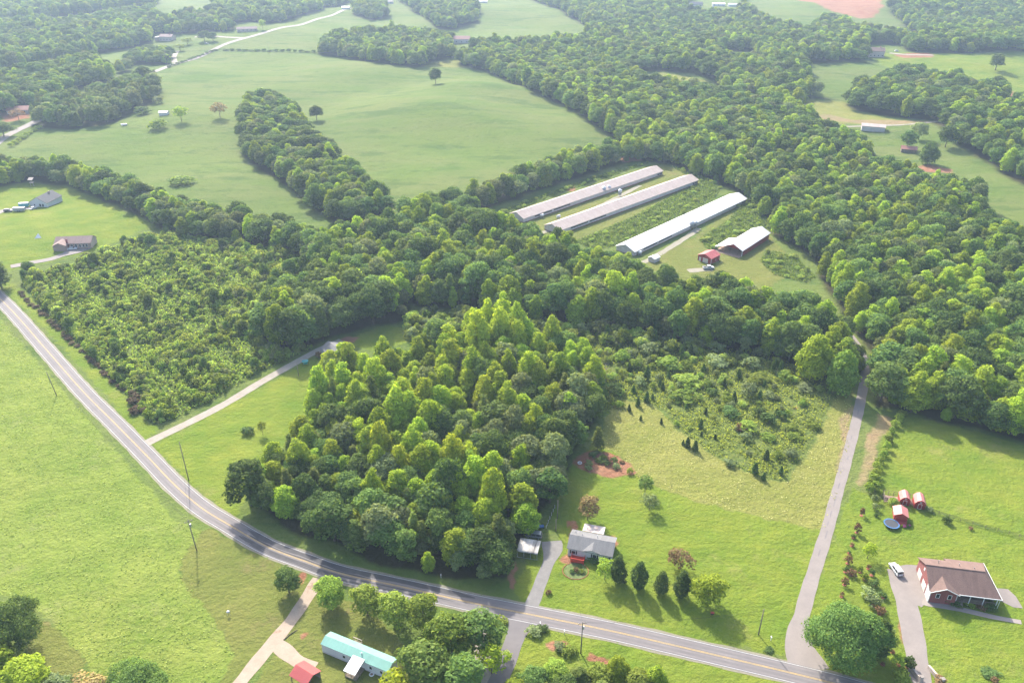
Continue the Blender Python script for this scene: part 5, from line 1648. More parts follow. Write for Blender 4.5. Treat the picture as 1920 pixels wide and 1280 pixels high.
def distant(label, px, py, yaw, L, W, h, rise, wall, roof, wins=3, name="far_house", cat="house", chim=False, sh=(0, 0)):
    g = G(px, py)
    o = root(name, label, cat, on(g.x + sh[0], g.y + W / 2 + sh[1]), RAD(yaw))
    gable_parts(o, L, W, h, rise, wall, roof, 0.5)
    for k in range(wins):
        opening(o, 'f', -L / 2 + L * (k + 0.5) / wins, 1.0, 1.3, 1.5, L, W)
    if wins: opening(o, 'l', 0, 1.0, 1.3, 1.5, L, W)
    if chim: MB().box(L * 0.2, L * 0.2 + 1, -0.6, 0.4, h, h + rise + 1.4).build("chimney", M['brick_red'], o)
    return o


o = distant("old brick house with low white side roof by the far road", 312, 78, -8, 17, 11, 5.2, 2.4, 'brick_tan', 'shingle_tan', 4, chim=True)
MB().slab([(-16, -5, 4.2), (-8.7, -5, 5.0), (-8.7, 5, 5.0), (-16, 5, 4.2)], 0.25).build("side_roof", M['roof_white'], o)
MB().box(-15.5, -8.7, -4.6, 4.6, -0.3, 3.9).build("side_wall", M['brick_tan'], o)
distant("long low ranch house with reddish roof beside the far road", 462, 60, 16, 26, 9, 3.2, 2.2, 'brick_tan', 'shingle_tan', 5)
distant("house with red roof showing between the far trees", 866, 82, -3, 20, 10, 5.0, 3.2, 'grey_wall', 'roof_rust', 3)
o = distant("two-storey brown house at the top of the far lit field", 1645, 108, -12, 16, 12, 6.4, 3.0, 'brick_tan', 'shingle_brown', 4, chim=True)
distant("long pale hay shed on the far tan field", 1640, 247, -20, 17, 8.5, 3.6, 1.3, 'grey_wall', 'roof_aged', 0, "hay_shed", "shed")
distant("grey-roofed house at the left of the far farmyard", 1306, 12, 0, 20, 11, 4, 2.6, 'grey_wall', 'shingle_dark', 3)
distant("white-roofed house in the middle of the far farmyard", 1348, 12, -6, 20, 9, 3.2, 1.8, 'white_siding', 'roof_white', 3)
distant("white shed at the right end of the far farmyard", 1374, 13, 0, 14, 8, 3.2, 1.6, 'white_siding', 'roof_white', 0, "farm_shed", "shed")
distant("pale house among the clumps at the top edge", 724, 8, 0, 24, 10, 4, 2.5, 'white_siding', 'roof_aged', 3)
distant("low white building on the field at the top edge", 902, 6, 0, 22, 10, 3.2, 1.4, 'white_siding', 'roof_white', 2)
distant("tiny white shed left of the far clump at the top", 648, 18, 0, 12, 8, 3, 1.5, 'white_siding', 'roof_white', 0, "farm_shed", "shed")
distant("rust-roofed house beside the left-hand road", 32, 214, 10, 17, 9, 3.2, 2.4, 'brick_tan', 'roof_rust', 3)
distant("tiny white-roofed shed among the pasture bushes", 306, 217, 0, 6.5, 5, 2.4, 0.9, 'white_siding', 'roof_white', 0, "farm_shed", "shed")
distant("old timber shed under trees on the far right field", 1706, 287, -20, 10, 6, 2.6, 1.6, 'old_wood', 'roof_rust', 0, "farm_shed", "shed")


# ------------------------------------------------------------------ vehicles (x forward)
def vehicle(name, label, cat, kind, paint, x, y, yaw, group=None):
    o = root(name, label, cat, on(x, y), yaw, group)
    spec = {
        'suv': (4.8, 1.9, [(-2.4, .45), (-2.38, .95), (-2.2, 1.05), (2.0, 1.05), (2.35, .85), (2.4, .45)], [(-2.3, 1.05), (-2.0, 1.72), (0.55, 1.72), (1.25, 1.05)], 1.75),
        'sedan': (4.6, 1.8, [(-2.3, .4), (-2.28, .9), (-1.7, .98), (1.4, .98), (2.2, .78), (2.3, .4)], [(-1.75, .98), (-1.1, 1.42), (0.35, 1.42), (1.15, .98)], 1.44),
        'pickup': (5.8, 2.0, [(-2.9, .55), (-2.88, 1.1), (0.9, 1.1), (1.5, 1.15), (2.6, 1.08), (2.85, .9), (2.9, .5)], [(-0.75, 1.1), (-0.6, 1.85), (0.85, 1.85), (1.55, 1.12)], 1.88),
    }[kind]
    L, W, body, cab, zt = spec
    mb = MB(); n = len(body)
    for w, sgn in ((W / 2, -1), (W / 2, 1)): pass
    mb.prism(body, -W / 2, W / 2, 'y').build("body", M[paint], o, False, 0.07)
    n = len(cab)
    tw = W / 2 - 0.22
    vs = [(p, -(W / 2 - 0.08 if q < zt - 0.3 else tw), q) for p, q in cab] + [(p, (W / 2 - 0.08 if q < zt - 0.3 else tw), q) for p, q in cab]
    g_ = MB().add(vs, [tuple(range(n)), tuple(reversed(range(n, 2 * n)))] + [(i, i + n, (i + 1) % n + n, (i + 1) % n) for i in range(n)]).build("cabin_glass", M['glass'], o)
    x0, x1 = cab[1][0] - 0.08, cab[2][0] + 0.08
    MB().box(x0, x1, -tw - 0.03, tw + 0.03, zt - 0.03, zt + 0.05).build("cabin_roof", M[paint], o, False, 0.03)
    for xp in (cab[1][0] + 0.05, (x0 + x1) / 2, cab[2][0] - 0.05):
        pl = MB()
        for sg in (-1, 1): pl.slab([(xp - 0.06, sg * (W / 2 - 0.05) - 0.02, 1.06), (xp + 0.06, sg * (W / 2 - 0.05) - 0.02, 1.06), (xp + 0.06, sg * (tw + 0.02), zt), (xp - 0.06, sg * (tw + 0.02), zt)], 0.06)
        pl.build("pillar", M[paint], o)
    if kind == 'pickup':
        MB().box(-2.75, -0.85, -0.8, 0.8, 1.09, 1.125).build("bed_floor", M['dark'], o)
        for y0, y1 in ((-1.0, -0.82), (0.82, 1.0)): MB().box(-2.88, -0.8, y0, y1, 1.1, 1.3).build("bed_side", M[paint], o)
        MB().box(-2.9, -2.78, -0.82, 0.82, 1.1, 1.3).build("tailgate", M[paint], o)
    r = 0.36 if kind != 'sedan' else 0.32
    for wx in (-L * 0.3, L * 0.31):
        for sg in (-1, 1):
            wl_ = MB().tube((wx, sg * (W / 2 - 0.2), r), (wx, sg * (W / 2 + 0.03), r), r, r, 14).build("wheel", M['tyre'], o)
            MB().tube((wx, sg * (W / 2 + 0.02), r), (wx, sg * (W / 2 + 0.045), r), r * 0.55, r * 0.55, 10).build("rim", M['grey_metal'], wl_)
    for sg in (-1, 1):
        MB().box(L / 2 - 0.1, L / 2 + 0.02, sg * W * 0.36 - 0.16, sg * W * 0.36 + 0.16, 0.68, 0.84).build("headlight", M['lamp'], o)
        MB().box(-L / 2 - 0.02, -L / 2 + 0.08, sg * W * 0.4 - 0.12, sg * W * 0.4 + 0.12, 0.7, 0.95).build("taillight", M['lamp_red'], o)
    return o


vehicle("parked_car", "white sport utility car parked on the drive of the brick house", "car", 'suv', 'car_white', 105.4, 159.2, RAD(96))
vehicle("parked_car", "silver sport utility car under the trees behind the carport", "car", 'suv', 'car_silver', 6.3, 172.2, RAD(170))
g = G(1328, 504); vehicle("pickup_truck", "white pickup truck parked before the red garage", "pickup", 'pickup', 'car_white', g.x, g.y, RAD(8))
g = G(16, 397); vehicle("parked_car", "dark car standing on the lane left of the white trailer", "car", 'suv', 'car_dark', g.x, g.y, RAD(8))
g = G(130, 465); vehicle("parked_car", "white car nearest the tan-roofed brick house", "car", 'sedan', 'car_white', g.x, g.y, RAD(30))
g = G(136, 468); vehicle("parked_car", "white car on the road side of its white neighbour by the brick house", "car", 'sedan', 'car_white', g.x, g.y, RAD(15))
g = G(1681, 97); vehicle("parked_car", "white car beside the far two-storey brown house", "car", 'suv', 'car_white', g.x, g.y, RAD(10))
g = G(388, 83); vehicle("parked_car", "white car on the grass by the far road", "car", 'suv', 'car_white', g.x, g.y, RAD(10))
g = G(1334, 13); vehicle("parked_car", "white car in front of the far farmyard house", "car", 'suv', 'car_white', g.x, g.y - 12, RAD(50))
g = G(63, 392)   # small tractor-like white machine
vehicle("parked_car", "small white car at the corner of the dark-roofed white house", "car", 'sedan', 'car_white', g.x, g.y, RAD(75))


def trailer(label, px, py, yaw, L, W, h, col, top):
    g = G(px, py)
    o = root("box_trailer", label, "trailer", on(g.x, g.y), RAD(yaw))
    MB().box(-L / 2, L / 2, -W / 2, W / 2, 0.5, h - 0.1).build("box_body", M[col], o, False, 0.06)
    MB().box(-L / 2 + 0.05, L / 2 - 0.05, -W / 2 + 0.05, W / 2 - 0.05, h - 0.1, h).build("roof", M[top], o)
    for x in (-0.5, 0.5):
        for sg in (-1, 1): MB().tube((x, sg * (W / 2 - 0.15), 0.35), (x, sg * (W / 2 + 0.04), 0.35), 0.35, 0.35, 12).build("wheel", M['tyre'], o)
    MB().tube((L / 2, -0.5, 0.55), (L / 2 + 1.2, 0, 0.5), 0.05, 0.05, 6).tube((L / 2, 0.5, 0.55), (L / 2 + 1.2, 0, 0.5), 0.05, 0.05, 6).build("drawbar", M['dark'], o)
    return o


trailer("white-topped trailer behind the dark car on the lane", 37, 396, 8, 6.4, 2.2, 2.4, 'grey_metal', 'white_trim')
trailer("teal trailer with white top beside the dark-roofed house", 46, 388, 8, 5.4, 2.2, 2.6, 'teal', 'white_trim')
g = G(234, 236)
trailer("small white-ended wagon at the edge of the far pasture", 233, 236, 30, 4.5, 2.0, 1.6, 'white_trim', 'white_trim')

# ------------------------------------------------------------------ utility poles and wires
TOPS = {}


def pole(key, label, px, py, h, arm=True, tilt=(0, 0), yaw=0.0, lamp=False):
    g = G(px, py)
    o = root("utility_pole", label, "utility pole", on(g.x, g.y), yaw)
    o.rotation_euler = (tilt[0], tilt[1], yaw)
    MB().tube((0, 0, -0.5), (0, 0, h), 0.17, 0.11, 9).build("shaft", M['pole_wood'], o, True)
    if arm:
        a = MB().box(-1.1, 1.1, -0.06, 0.06, h - 0.7, h - 0.55).build("crossarm", M['old_wood'], o)
        for x in (-1.0, 0, 1.0): MB().tube((x, 0, h - 0.55), (x, 0, h - 0.3), 0.05, 0.03, 6).build("insulator", M['white_trim'], a)
        MB().tube((0.25, -0.15, h - 2.4), (0.25, -0.15, h - 1.5), 0.2, 0.2, 10).build("transformer", M['grey_metal'], o)
    TOPS[key] = Vector((g.x, g.y, float(hgt(g.x, g.y)) + h - 0.35))
    return o


pole('a', "leaning utility pole in the meadow beside the straight road", 106, 741, 10.5, False, (0, RAD(-4)), 0.8)
pole('b', "utility pole by the mown patch with its long shadow on the grass", 369, 1032, 11.5, True, (0, RAD(-1)), 0.6)
pole('c', "tall pale utility pole on the bright lawn inside the road bend", 354, 900, 15.0, False, (0, 0), 0.6)
pole('d', "utility pole on the verge below the road with lamp and crossarm", 1089, 1224, 11.0, True, (0, 0), 0.2)
pole('e', "plain utility pole on the lawn between the dark trees and the lane", 1422, 1189, 9.0, False, (0, 0), 0.2)
pole('f', "short lamp pole beside the gravel drive of the white house", 1042, 995, 4.5, False)
pole('h', "slim utility pole at the woodlot corner left of the white house", 1045, 972, 7.0, False)
pole('g', "pale utility pole at the far pasture's upper fence", 686, 116, 16, True, (0, 0), 0.1)
pole('i', "pale utility pole before the far trees right of the pasture's lone tree", 883, 117, 16, True, (0, 0), 0.1)
pole('j', "pale utility pole on the bend of the far road", 314, 124, 16, True, (0, 0), 0.4)
pole('k', "pale utility pole by the far hedge on the upper pasture edge", 505, 102, 12, False)
pole('l', "pale leaning pole at the front of the far pine clump", 202, 230, 14, False, (0, RAD(-3)))
pole('m', "thin pale pole between the far woods and small clearing", 1352, 96, 13, False)
pole('n', "slim pole on the left lawn near the gravel drive", 560, 705, 6, False)


def wire(label, a, b, sag=1.2, off=(0, 0, 0), r=0.02):
    A, B = TOPS[a] + Vector(off), TOPS[b] + Vector(off)
    mb = MB(); n = 14
    P = [A.lerp(B, i / n) - Vector((0, 0, sag * 4 * (i / n) * (1 - i / n))) for i in range(n + 1)]
    for p, q in zip(P, P[1:]): mb.tube(p, q, r, r, 4, False)
    return tag(mb.build("power_line", M['dark']), label, "power line")


wire("overhead wire from the leaning meadow pole to the shadowed pole", 'a', 'b', 2.0)
wire("lower overhead wire between the leaning meadow pole and the shadowed pole", 'a', 'b', 2.4, (0, 0, -0.9))
wire("overhead wire crossing the road bend between two tall poles", 'b', 'c', 0.8)
wire("overhead wire from the roadside lamp pole to the plain lawn pole", 'd', 'e', 1.4)
wire("overhead wire crossing the white house lawn up to the woodlot pole", 'd', 'h', 1.4)
wire("thin overhead wire along the far upper pasture", 'g', 'i', 2.0, (0, 0, -0.4), 0.03)
wire("thin overhead wire from the far road bend to the pasture hedge", 'j', 'k', 2.0, (0, 0, -0.4), 0.03)

# ------------------------------------------------------------------ fences
def fence(label, pts, step, h, r=0.06, rails=(0.5, 0.9, 1.2), mat='old_wood', wire_r=0.02):
    P = [G(*p) for p in pts]
    o = root("field_fence", label, "fence", on(P[0].x, P[0].y))
    O = o.location
    pm = MB().tube((0, 0, -0.3), (0, 0, h), r, r, 6).mesh("post", M[mat])
    LN = smooth_line(P, step)
    for x, y in LN:
        q = link("post", pm, o); q.location = Vector((x, y, float(hgt(x, y)))) - O
    w = MB()
    for (x0, y0), (x1, y1) in zip(LN, LN[1:]):
        for z in rails: w.tube((x0 - O.x, y0 - O.y, float(hgt(x0, y0)) - O.z + z), (x1 - O.x, y1 - O.y, float(hgt(x1, y1)) - O.z + z), wire_r, wire_r, 4, False)
    w.build("fence_wire", M['dark'], o)
    return o


fence("dark wire fence along the lower side of the sunlit pasture", [(1650, 932), (1680, 944), (1740, 958), (1800, 976), (1870, 996), (1930, 1012)], 2.6, 1.3, 0.07, (0.3, 0.6, 0.9, 1.2), 'old_wood', 0.035)
fence("white rail fence at the woodlot corner above the carport", [(1040, 952), (1034, 966), (1028, 980), (1024, 990)], 2.0, 1.2, 0.07, (0.5, 1.0), 'white_trim', 0.05)

# ------------------------------------------------------------------ small yard things
def small(name, label, cat, px, py, build, yaw=0.0):
    g = G(px, py)
    o = root(name, label, cat, on(g.x, g.y), yaw)
    build(o)
    return o


def b_box(o):
    MB().box(-0.4, 0.4, -0.3, 0.3, 0.5, 0.95).build("box_body", M['dark'], o, False, 0.04)
    for x in (-0.3, 0.3): MB().box(x - 0.05, x + 0.05, -0.05, 0.05, -0.1, 0.5).build("leg", M['red_wood'], o)
    MB().box(-0.45, 0.45, -0.35, 0.35, 0.95, 1.02).build("lid", M['red_wood'], o)


small("yard_bin", "dark box on a red stand near the round lawn tree", "bin", 1335, 1153, b_box)


def b_post(o):
    MB().box(-0.06, 0.06, -0.06, 0.06, -0.2, 1.1).build("post", M['white_trim'], o)
    MB().box(-0.12, 0.12, -0.3, 0.3, 1.1, 1.35).build("letter_box", M['white_trim'], o, False, 0.04)
    MB().box(0.12, 0.14, -0.02, 0.02, 1.2, 1.42).build("flag", M['red_wood'], o)


small("mailbox", "mailbox on the verge nearest the paved side drive", "mailbox", 1013, 1173, b_post)
small("mailbox", "mailbox on the verge halfway to the lamp pole", "mailbox", 1058, 1188, b_post)
small("mailbox", "pale marker post on the shaded verge below the woodlot", "post", 827, 1083, b_post)
small("mailbox", "small white-topped post near the lane mouth lawn", "post", 1445, 1200, b_post)


def b_grill(o):
    MB().tube((0, 0, 0.9), (0, 0, 1.15), 0.15, 0.45, 12).tube((0, 0, 1.15), (0, 0, 1.4), 0.45, 0.2, 12).build("bowl", M['grey_metal'], o)
    for a in range(3):
        MB().tube((0.1 * math.cos(a * 2.1), 0.1 * math.sin(a * 2.1), 1.0), (0.5 * math.cos(a * 2.1), 0.5 * math.sin(a * 2.1), -0.1), 0.03, 0.03, 5).build("leg", M['grey_metal'], o)


small("yard_grill", "small grey stand casting a thin shadow on the mown patch", "stand", 429, 1152, b_grill)


def b_log(o):
    m_ = MB(); r_ = np.random.default_rng(3)
    MB().tube((-2.0, 0, 0.1), (0.2, 0.25, 0.12), 0.13, 0.11, 8).tube((0.2, 0.25, 0.12), (2.1, 0.1, 0.1), 0.11, 0.07, 8).build("log_trunk", M['bark'], o)
    MB().tube((0.5, 0.2, 0.2), (1.2, 0.8, 0.5), 0.06, 0.03, 6).build("branch_stub", M['bark'], o)


small("fallen_log", "long fallen log lying beside the dirt drive", "log", 545, 1190, b_log, RAD(48))


def ring_thing(mat, R):
    def f(o):
        V, F = [], []
        n, k = 20, 8
        for i in range(n):
            a = 2 * math.pi * i / n
            for j in range(k):
                b = 2 * math.pi * j / k
                V.append(((R + R * 0.28 * math.cos(b)) * math.cos(a), (R + R * 0.28 * math.cos(b)) * math.sin(a), R * 0.28 * (1 + math.sin(b))))
        for i in range(n):
            for j in range(k): F.append((i * k + j, ((i + 1) % n) * k + j, ((i + 1) % n) * k + (j + 1) % k, i * k + (j + 1) % k))
        MB().add(V, F).build("tyre_ring", M[mat], o, True)
        MB().tube((0, 0, 0.02), (0, 0, 0.1), R * 0.75, R * 0.75, 14).build("soil_fill", M['soil'], o)
    return f


small("tyre_planter", "white ring planter at the left end of the garden plot", "planter", 1087, 868, ring_thing('white_trim', 0.6))
small("tyre_planter", "white ring on the dark ground beside the mobile home porch", "planter", 697, 1264, ring_thing('white_trim', 0.5))


def b_barrow(o):
    MB().box(-0.9, 0.9, -0.5, 0.5, 0.4, 0.8).build("tub", M['blue_tarp'], o, False, 0.1)
    for x in (-0.7, 0.7): MB().tube((x, -0.4, 0.2), (x, 0.4, 0.2), 0.2, 0.2, 10).build("wheel", M['tyre'], o)


small("garden_cart", "blue covered cart at the woodlot edge behind the silver car", "cart", 1014, 989, b_barrow, 0.2)


def b_swing(o):
    for x in (-1.1, 1.1):
        for sg in (-1, 1): MB().tube((x, sg * 0.8, -0.1), (x, 0, 1.9), 0.05, 0.05, 6).build("leg", M['black'], o)
    MB().tube((-1.1, 0, 1.9), (1.1, 0, 1.9), 0.05, 0.05, 6).build("top_bar", M['black'], o)
    MB().box(-0.8, 0.8, -0.3, 0.3, 0.5, 0.56).box(-0.8, 0.8, 0.25, 0.31, 0.56, 1.0).build("seat", M['teal'], o)
    MB().slab([(-1.2, -0.7, 1.75), (1.2, -0.7, 1.75), (1.2, 0.7, 1.95), (-1.2, 0.7, 1.95)], 0.06).build("canopy", M['teal'], o)


small("garden_swing", "dark-framed garden swing with teal canopy on the left lawn", "swing", 573, 684, b_swing, 0.2)


def b_mower(o):
    MB().box(-0.8, 0.8, -0.4, 0.4, 0.3, 0.6).build("body", M['black'], o, False, 0.05)
    MB().box(-0.1, 0.35, -0.25, 0.25, 0.6, 1.0).build("seat", M['white_trim'], o, False, 0.04)
    for x in (-0.6, 0.6):
        for sg in (-1, 1): MB().tube((x, sg * 0.35, 0.22), (x, sg * 0.5, 0.22), 0.22, 0.22, 10).build("wheel", M['tyre'], o)
    MB().box(-0.9, -0.5, -0.5, 0.5, 0.12, 0.3).build("mower_deck", M['yellow_line'], o)


small("riding_mower", "small black and yellow riding mower against the brick house's gable wall", "mower", 1728, 1086, b_mower, 1.3)


def b_tarp(o):
    MB().slab([(-1.7, -1.0, 0.2), (1.8, -1.2, 0.25), (0.2, 1.3, 2.2)], 0.05).build("canvas", M['white_trim'], o)
    for p_ in ((-1.5, -0.9), (1.6, -1.0), (0.2, 1.2)): MB().tube((p_[0], p_[1], -0.1), (p_[0] * 0.9, p_[1] * 0.9, 0.3 if p_[1] < 0 else 2.1), 0.05, 0.05, 6).build("stake", M['old_wood'], o)


small("canvas_shelter", "pale pitched canvas on the lawn left of the tan-roofed house", "shelter", 72, 446, b_tarp, 0.3)


def b_swingset(o):
    for x in (-0.5, 0.5): MB().tube((x, 0, -0.1), (x * 0.3, 0, 2.4), 0.06, 0.05, 6).build("leg", M['stone'], o)
    MB().box(-0.5, 0.5, -0.4, 0.4, 1.1, 1.3).build("platform", M['stone'], o)
    MB().slab([(-0.7, -0.6, 2.2), (0.7, -0.6, 2.2), (0.7, 0.6, 2.7), (-0.7, 0.6, 2.7)], 0.08).build("canopy", M['stone'], o)


small("play_tower", "small tan play tower at the edge of the left tree line", "play tower", 61, 349, b_swingset).scale = (2.2, 2.2, 2.0)

# ------------------------------------------------------------------ yard and field trees, one by one
M['mulch'] = surf("red_mulch", (0.25, 0.09, 0.055), 0.95, 0.2, 1.5)
MULCH = MB().tube((0, 0, -0.1), (0, 0, 0.1), 1.0, 0.85, 14).mesh("mulch", M['mulch'])


def T(name, label, kind, px, py, H, R=None, cat="tree", group=None, v=None, mat=None, mulch=0.0):
    g = G(px, py)
    o = plant(name, label, kind, g.x, g.y, H, R, cat, group, v, None, mat)
    if mulch:
        m_ = link("mulch", MULCH, o); m_.scale = (mulch / o.scale[0], mulch / o.scale[1], 1.0 / o.scale[2] * 0.8)
    return o


for a in [
    ("yard_tree", "round dark green tree left of the dirt drive mouth", 'oak', 542, 1110, 7.5, 3.5),
    ("yard_tree", "bushy light green tree just right of the dirt drive mouth", 'oak', 622, 1134, 8.5, 4.1, 'bush'),
    ("yard_tree", "loose pale green tree, second right of the dirt drive along the road", 'oak', 690, 1152, 9.5, 3.7, 'bush'),
    ("yard_tree", "dense green tree, third right of the dirt drive along the road", 'oak', 742, 1170, 10, 4.0, 'bush'),
    ("yard_tree", "broad green tree, fourth right of the dirt drive along the road", 'oak', 794, 1176, 10, 4.2, 'bush'),
    ("yard_tree", "big dark green tree beside the paved side drive", 'oak', 905, 1222, 12, 5.2, 'oak'),
    ("yard_tree", "big yellow-green tree nearest the road in the bottom clump", 'oak', 848, 1232, 12.5, 5.4, 'bush'),
    ("yard_tree", "big green tree above the end of the mobile home", 'oak', 800, 1285, 12.5, 5.8, 'pine'),
    ("yard_tree", "dark tree low in the bottom clump by the gravel spur", 'oak', 868, 1300, 11, 5.0, 'oak'),
    ("yard_tree", "thin open tree overhanging the gravel spur", 'openpale', 922, 1262, 8.5, 3.6),
    ("yard_tree", "low yellow-green tree at the bottom edge beside the mobile home", 'open', 745, 1312, 8, 4.2, 'yellow'),
    ("yard_tree", "spreading dark oak at the left edge of the meadow", 'bigoak', 36, 1212, 13, 6.6, 'oak'),
    ("yard_tree", "bright green rounded tree below the dark oak at the left edge", 'oak', 62, 1300, 10, 5.4, 'poplar'),
    ("yard_tree", "bright green tree cut by the lower left picture edge", 'oak', -6, 1282, 11, 5.0, 'poplar'),
    ("yard_tree", "dark round oak on the bottom edge below the meadow", 'bigoak', 268, 1322, 11, 6.4, 'oak'),
    ("yard_tree", "yellowish small tree on the bottom edge left of the dark oak", 'open', 172, 1310, 6.5, 4.4, 'tan'),
    ("yard_tree", "grey-green tree on the bottom edge beside the yellowish one", 'grey', 112, 1318, 7, 4.2),
    ("yard_tree", "huge spreading green oak beside the lane mouth", 'bigoak', 1578, 1236, 14.5, 8.1, 'oak'),
    ("yard_tree", "dark green tree tucked against the huge spreading oak", 'cypress', 1632, 1226, 12, 3.6),
    ("lawn_cypress", "dark cypress nearest the white house, leftmost of its row", 'cypress', 1158, 1090, 8.6, 2.0),
    ("lawn_cypress", "dark cypress, second from the white house in its row", 'cypress', 1197, 1102, 9.0, 2.0),
    ("lawn_cypress", "smallest dark cypress, third from the white house in its row", 'cypress', 1238, 1111, 7.2, 1.8),
    ("lawn_cypress", "dark cypress at the end of the row by the round tree", 'cypress', 1277, 1117, 8.4, 2.0),
    ("yard_tree", "pale green rounded tree at the corner of the white house", 'open', 1134, 1086, 7.0, 2.7, 'bush'),
    ("yard_tree", "round bright green lawn tree right of the cypress row", 'oak', 1326, 1132, 9.0, 4.4, 'poplar'),
    ("yard_tree", "rust-leaved low round tree on the lawn above the cypress row", 'rusttree', 1275, 1064, 5.5, 3.5),
    ("yard_tree", "brownish flowering tree behind the white house", 'tantree', 1102, 974, 8.0, 3.9),
    ("yard_tree", "dark slender tree on the lawn right of the garden plot", 'open', 1209, 924, 6.0, 2.8, 'oak'),
    ("yard_tree", "grey-green open tree just below the dark slender lawn tree", 'open', 1217, 956, 5.5, 2.7, 'grey'),
    ("yard_tree", "tall thin-stemmed pine beside the garden plot", 'pine', 1120, 842, 9.0, 2.2),
    ("yard_tree", "small thin young tree on the bright left lawn", 'open', 493, 814, 5.2, 1.6),
    ("yard_tree", "yellow-green open young tree right of the rust shrubs", 'openpale', 1626, 1046, 5.0, 2.2, None),
    ("lane_tree", "tall yellow-green tree left of the lane's bend", 'poplar', 1520, 712, 19, 6.6, 'yellow'),
    ("lane_tree", "tall dark green tree overhanging the lane", 'poplar', 1572, 738, 18, 5.4, 'bush'),
    ("lane_tree", "bright green tree behind the two tall lane trees", 'poplar', 1560, 676, 17, 4.8, 'poplar'),
    ("lane_tree", "bright green tree standing before the small hidden house, left one", 'poplar', 624, 716, 13.5, 4.2, 'yellow'),
    ("lane_tree", "bright green tree standing before the small hidden house, right one", 'poplar', 648, 706, 14.5, 4.4, 'poplar'),
    ("lane_tree", "low green tree under the bright pair by the small hidden house", 'oak', 634, 722, 8, 3.6, 'bush'),
    ("lane_tree", "glowing yellow-green tree in the belt below the long sheds", 'poplar', 1148, 588, 20, 6.0, 'yellow'),
    ("lane_tree", "blue-green small tree in the gap below the tree belt", 'open', 1125, 628, 7, 4.0, 'grey'),
    ("field_tree", "lone tree standing on the crest of the big pasture", 'oak', 817, 158, 15, 6.2, None),
    ("field_tree", "lone dark tree right of the wooded draw", 'oak', 594, 226, 12, 5.4, None),
    ("field_tree", "open-crowned tree in the left pasture nearest the draw", 'open', 413, 221, 12, 7.0, 'tan'),
    ("field_tree", "open-crowned tree in the left pasture beside the low bushes", 'open', 341, 228, 12, 6.2, 'bush'),
    ("field_tree", "lone round oak casting shadow on the far lit field", 'oak', 1866, 132, 17, 7.6, None),
    ("field_tree", "tall tree left of the old timber shed on the right field", 'oak', 1700, 280, 14, 5.5, None),
    ("field_tree", "tall tree over the red bare patch on the right field", 'poplar', 1738, 308, 15, 6.5, 'oak'),
    ("field_tree", "leafy tree behind the red bare patch on the right field", 'oak', 1772, 276, 15, 6.5, None),
    ("field_tree", "pale tree above the old timber shed", 'grey', 1722, 262, 13, 5.5, None),
    ("field_tree", "bright tree at the upper right of the right field", 'poplar', 1796, 268, 13, 6.0, 'yellow'),
    ("field_tree", "reddish tree beside the rust-roofed house on the left", 'rusttree', 36, 226, 9, 6.0, None),
    ("field_tree", "dark tree by the left-hand road opposite the reddish tree", 'oak', 8, 256, 11, 7.5, None),
    ("field_tree", "round tree standing behind the far road's drive", 'oak', 384, 78, 13, 7.5, None),
    ("field_tree", "smaller round tree beside the far road's drive", 'oak', 400, 78, 11, 6.5, None),
    ("field_tree", "light green tree at the end of the far ranch house", 'open', 493, 56, 13, 5.0, 'bush'),
    ("field_tree", "pale round tree below the old brick house", 'open', 352, 84, 8, 7.0, 'bush'),
    ("field_tree", "pale round bush-like tree beside the far driveway loop", 'open', 338, 96, 8, 7.0, 'bush'),
    ("dead_tree", "bare grey dead tree at the woodlot's brushy corner", 'dead', 1134, 716, 9, 3.2, None),
    ("yard_tree", "dark tree at the left edge by the lane to the tan-roofed house", 'pine', 4, 540, 16, 5.0, 'oak'),
    ("yard_tree", "small dark tree beside the lane to the tan-roofed house", 'oak', 56, 514, 6.5, 3.0, None),
]:
    T(a[0], a[1], a[2], a[3], a[4], a[5], a[6], "tree", None, int(a[3]) // 7, a[7] if len(a) > 7 else None)

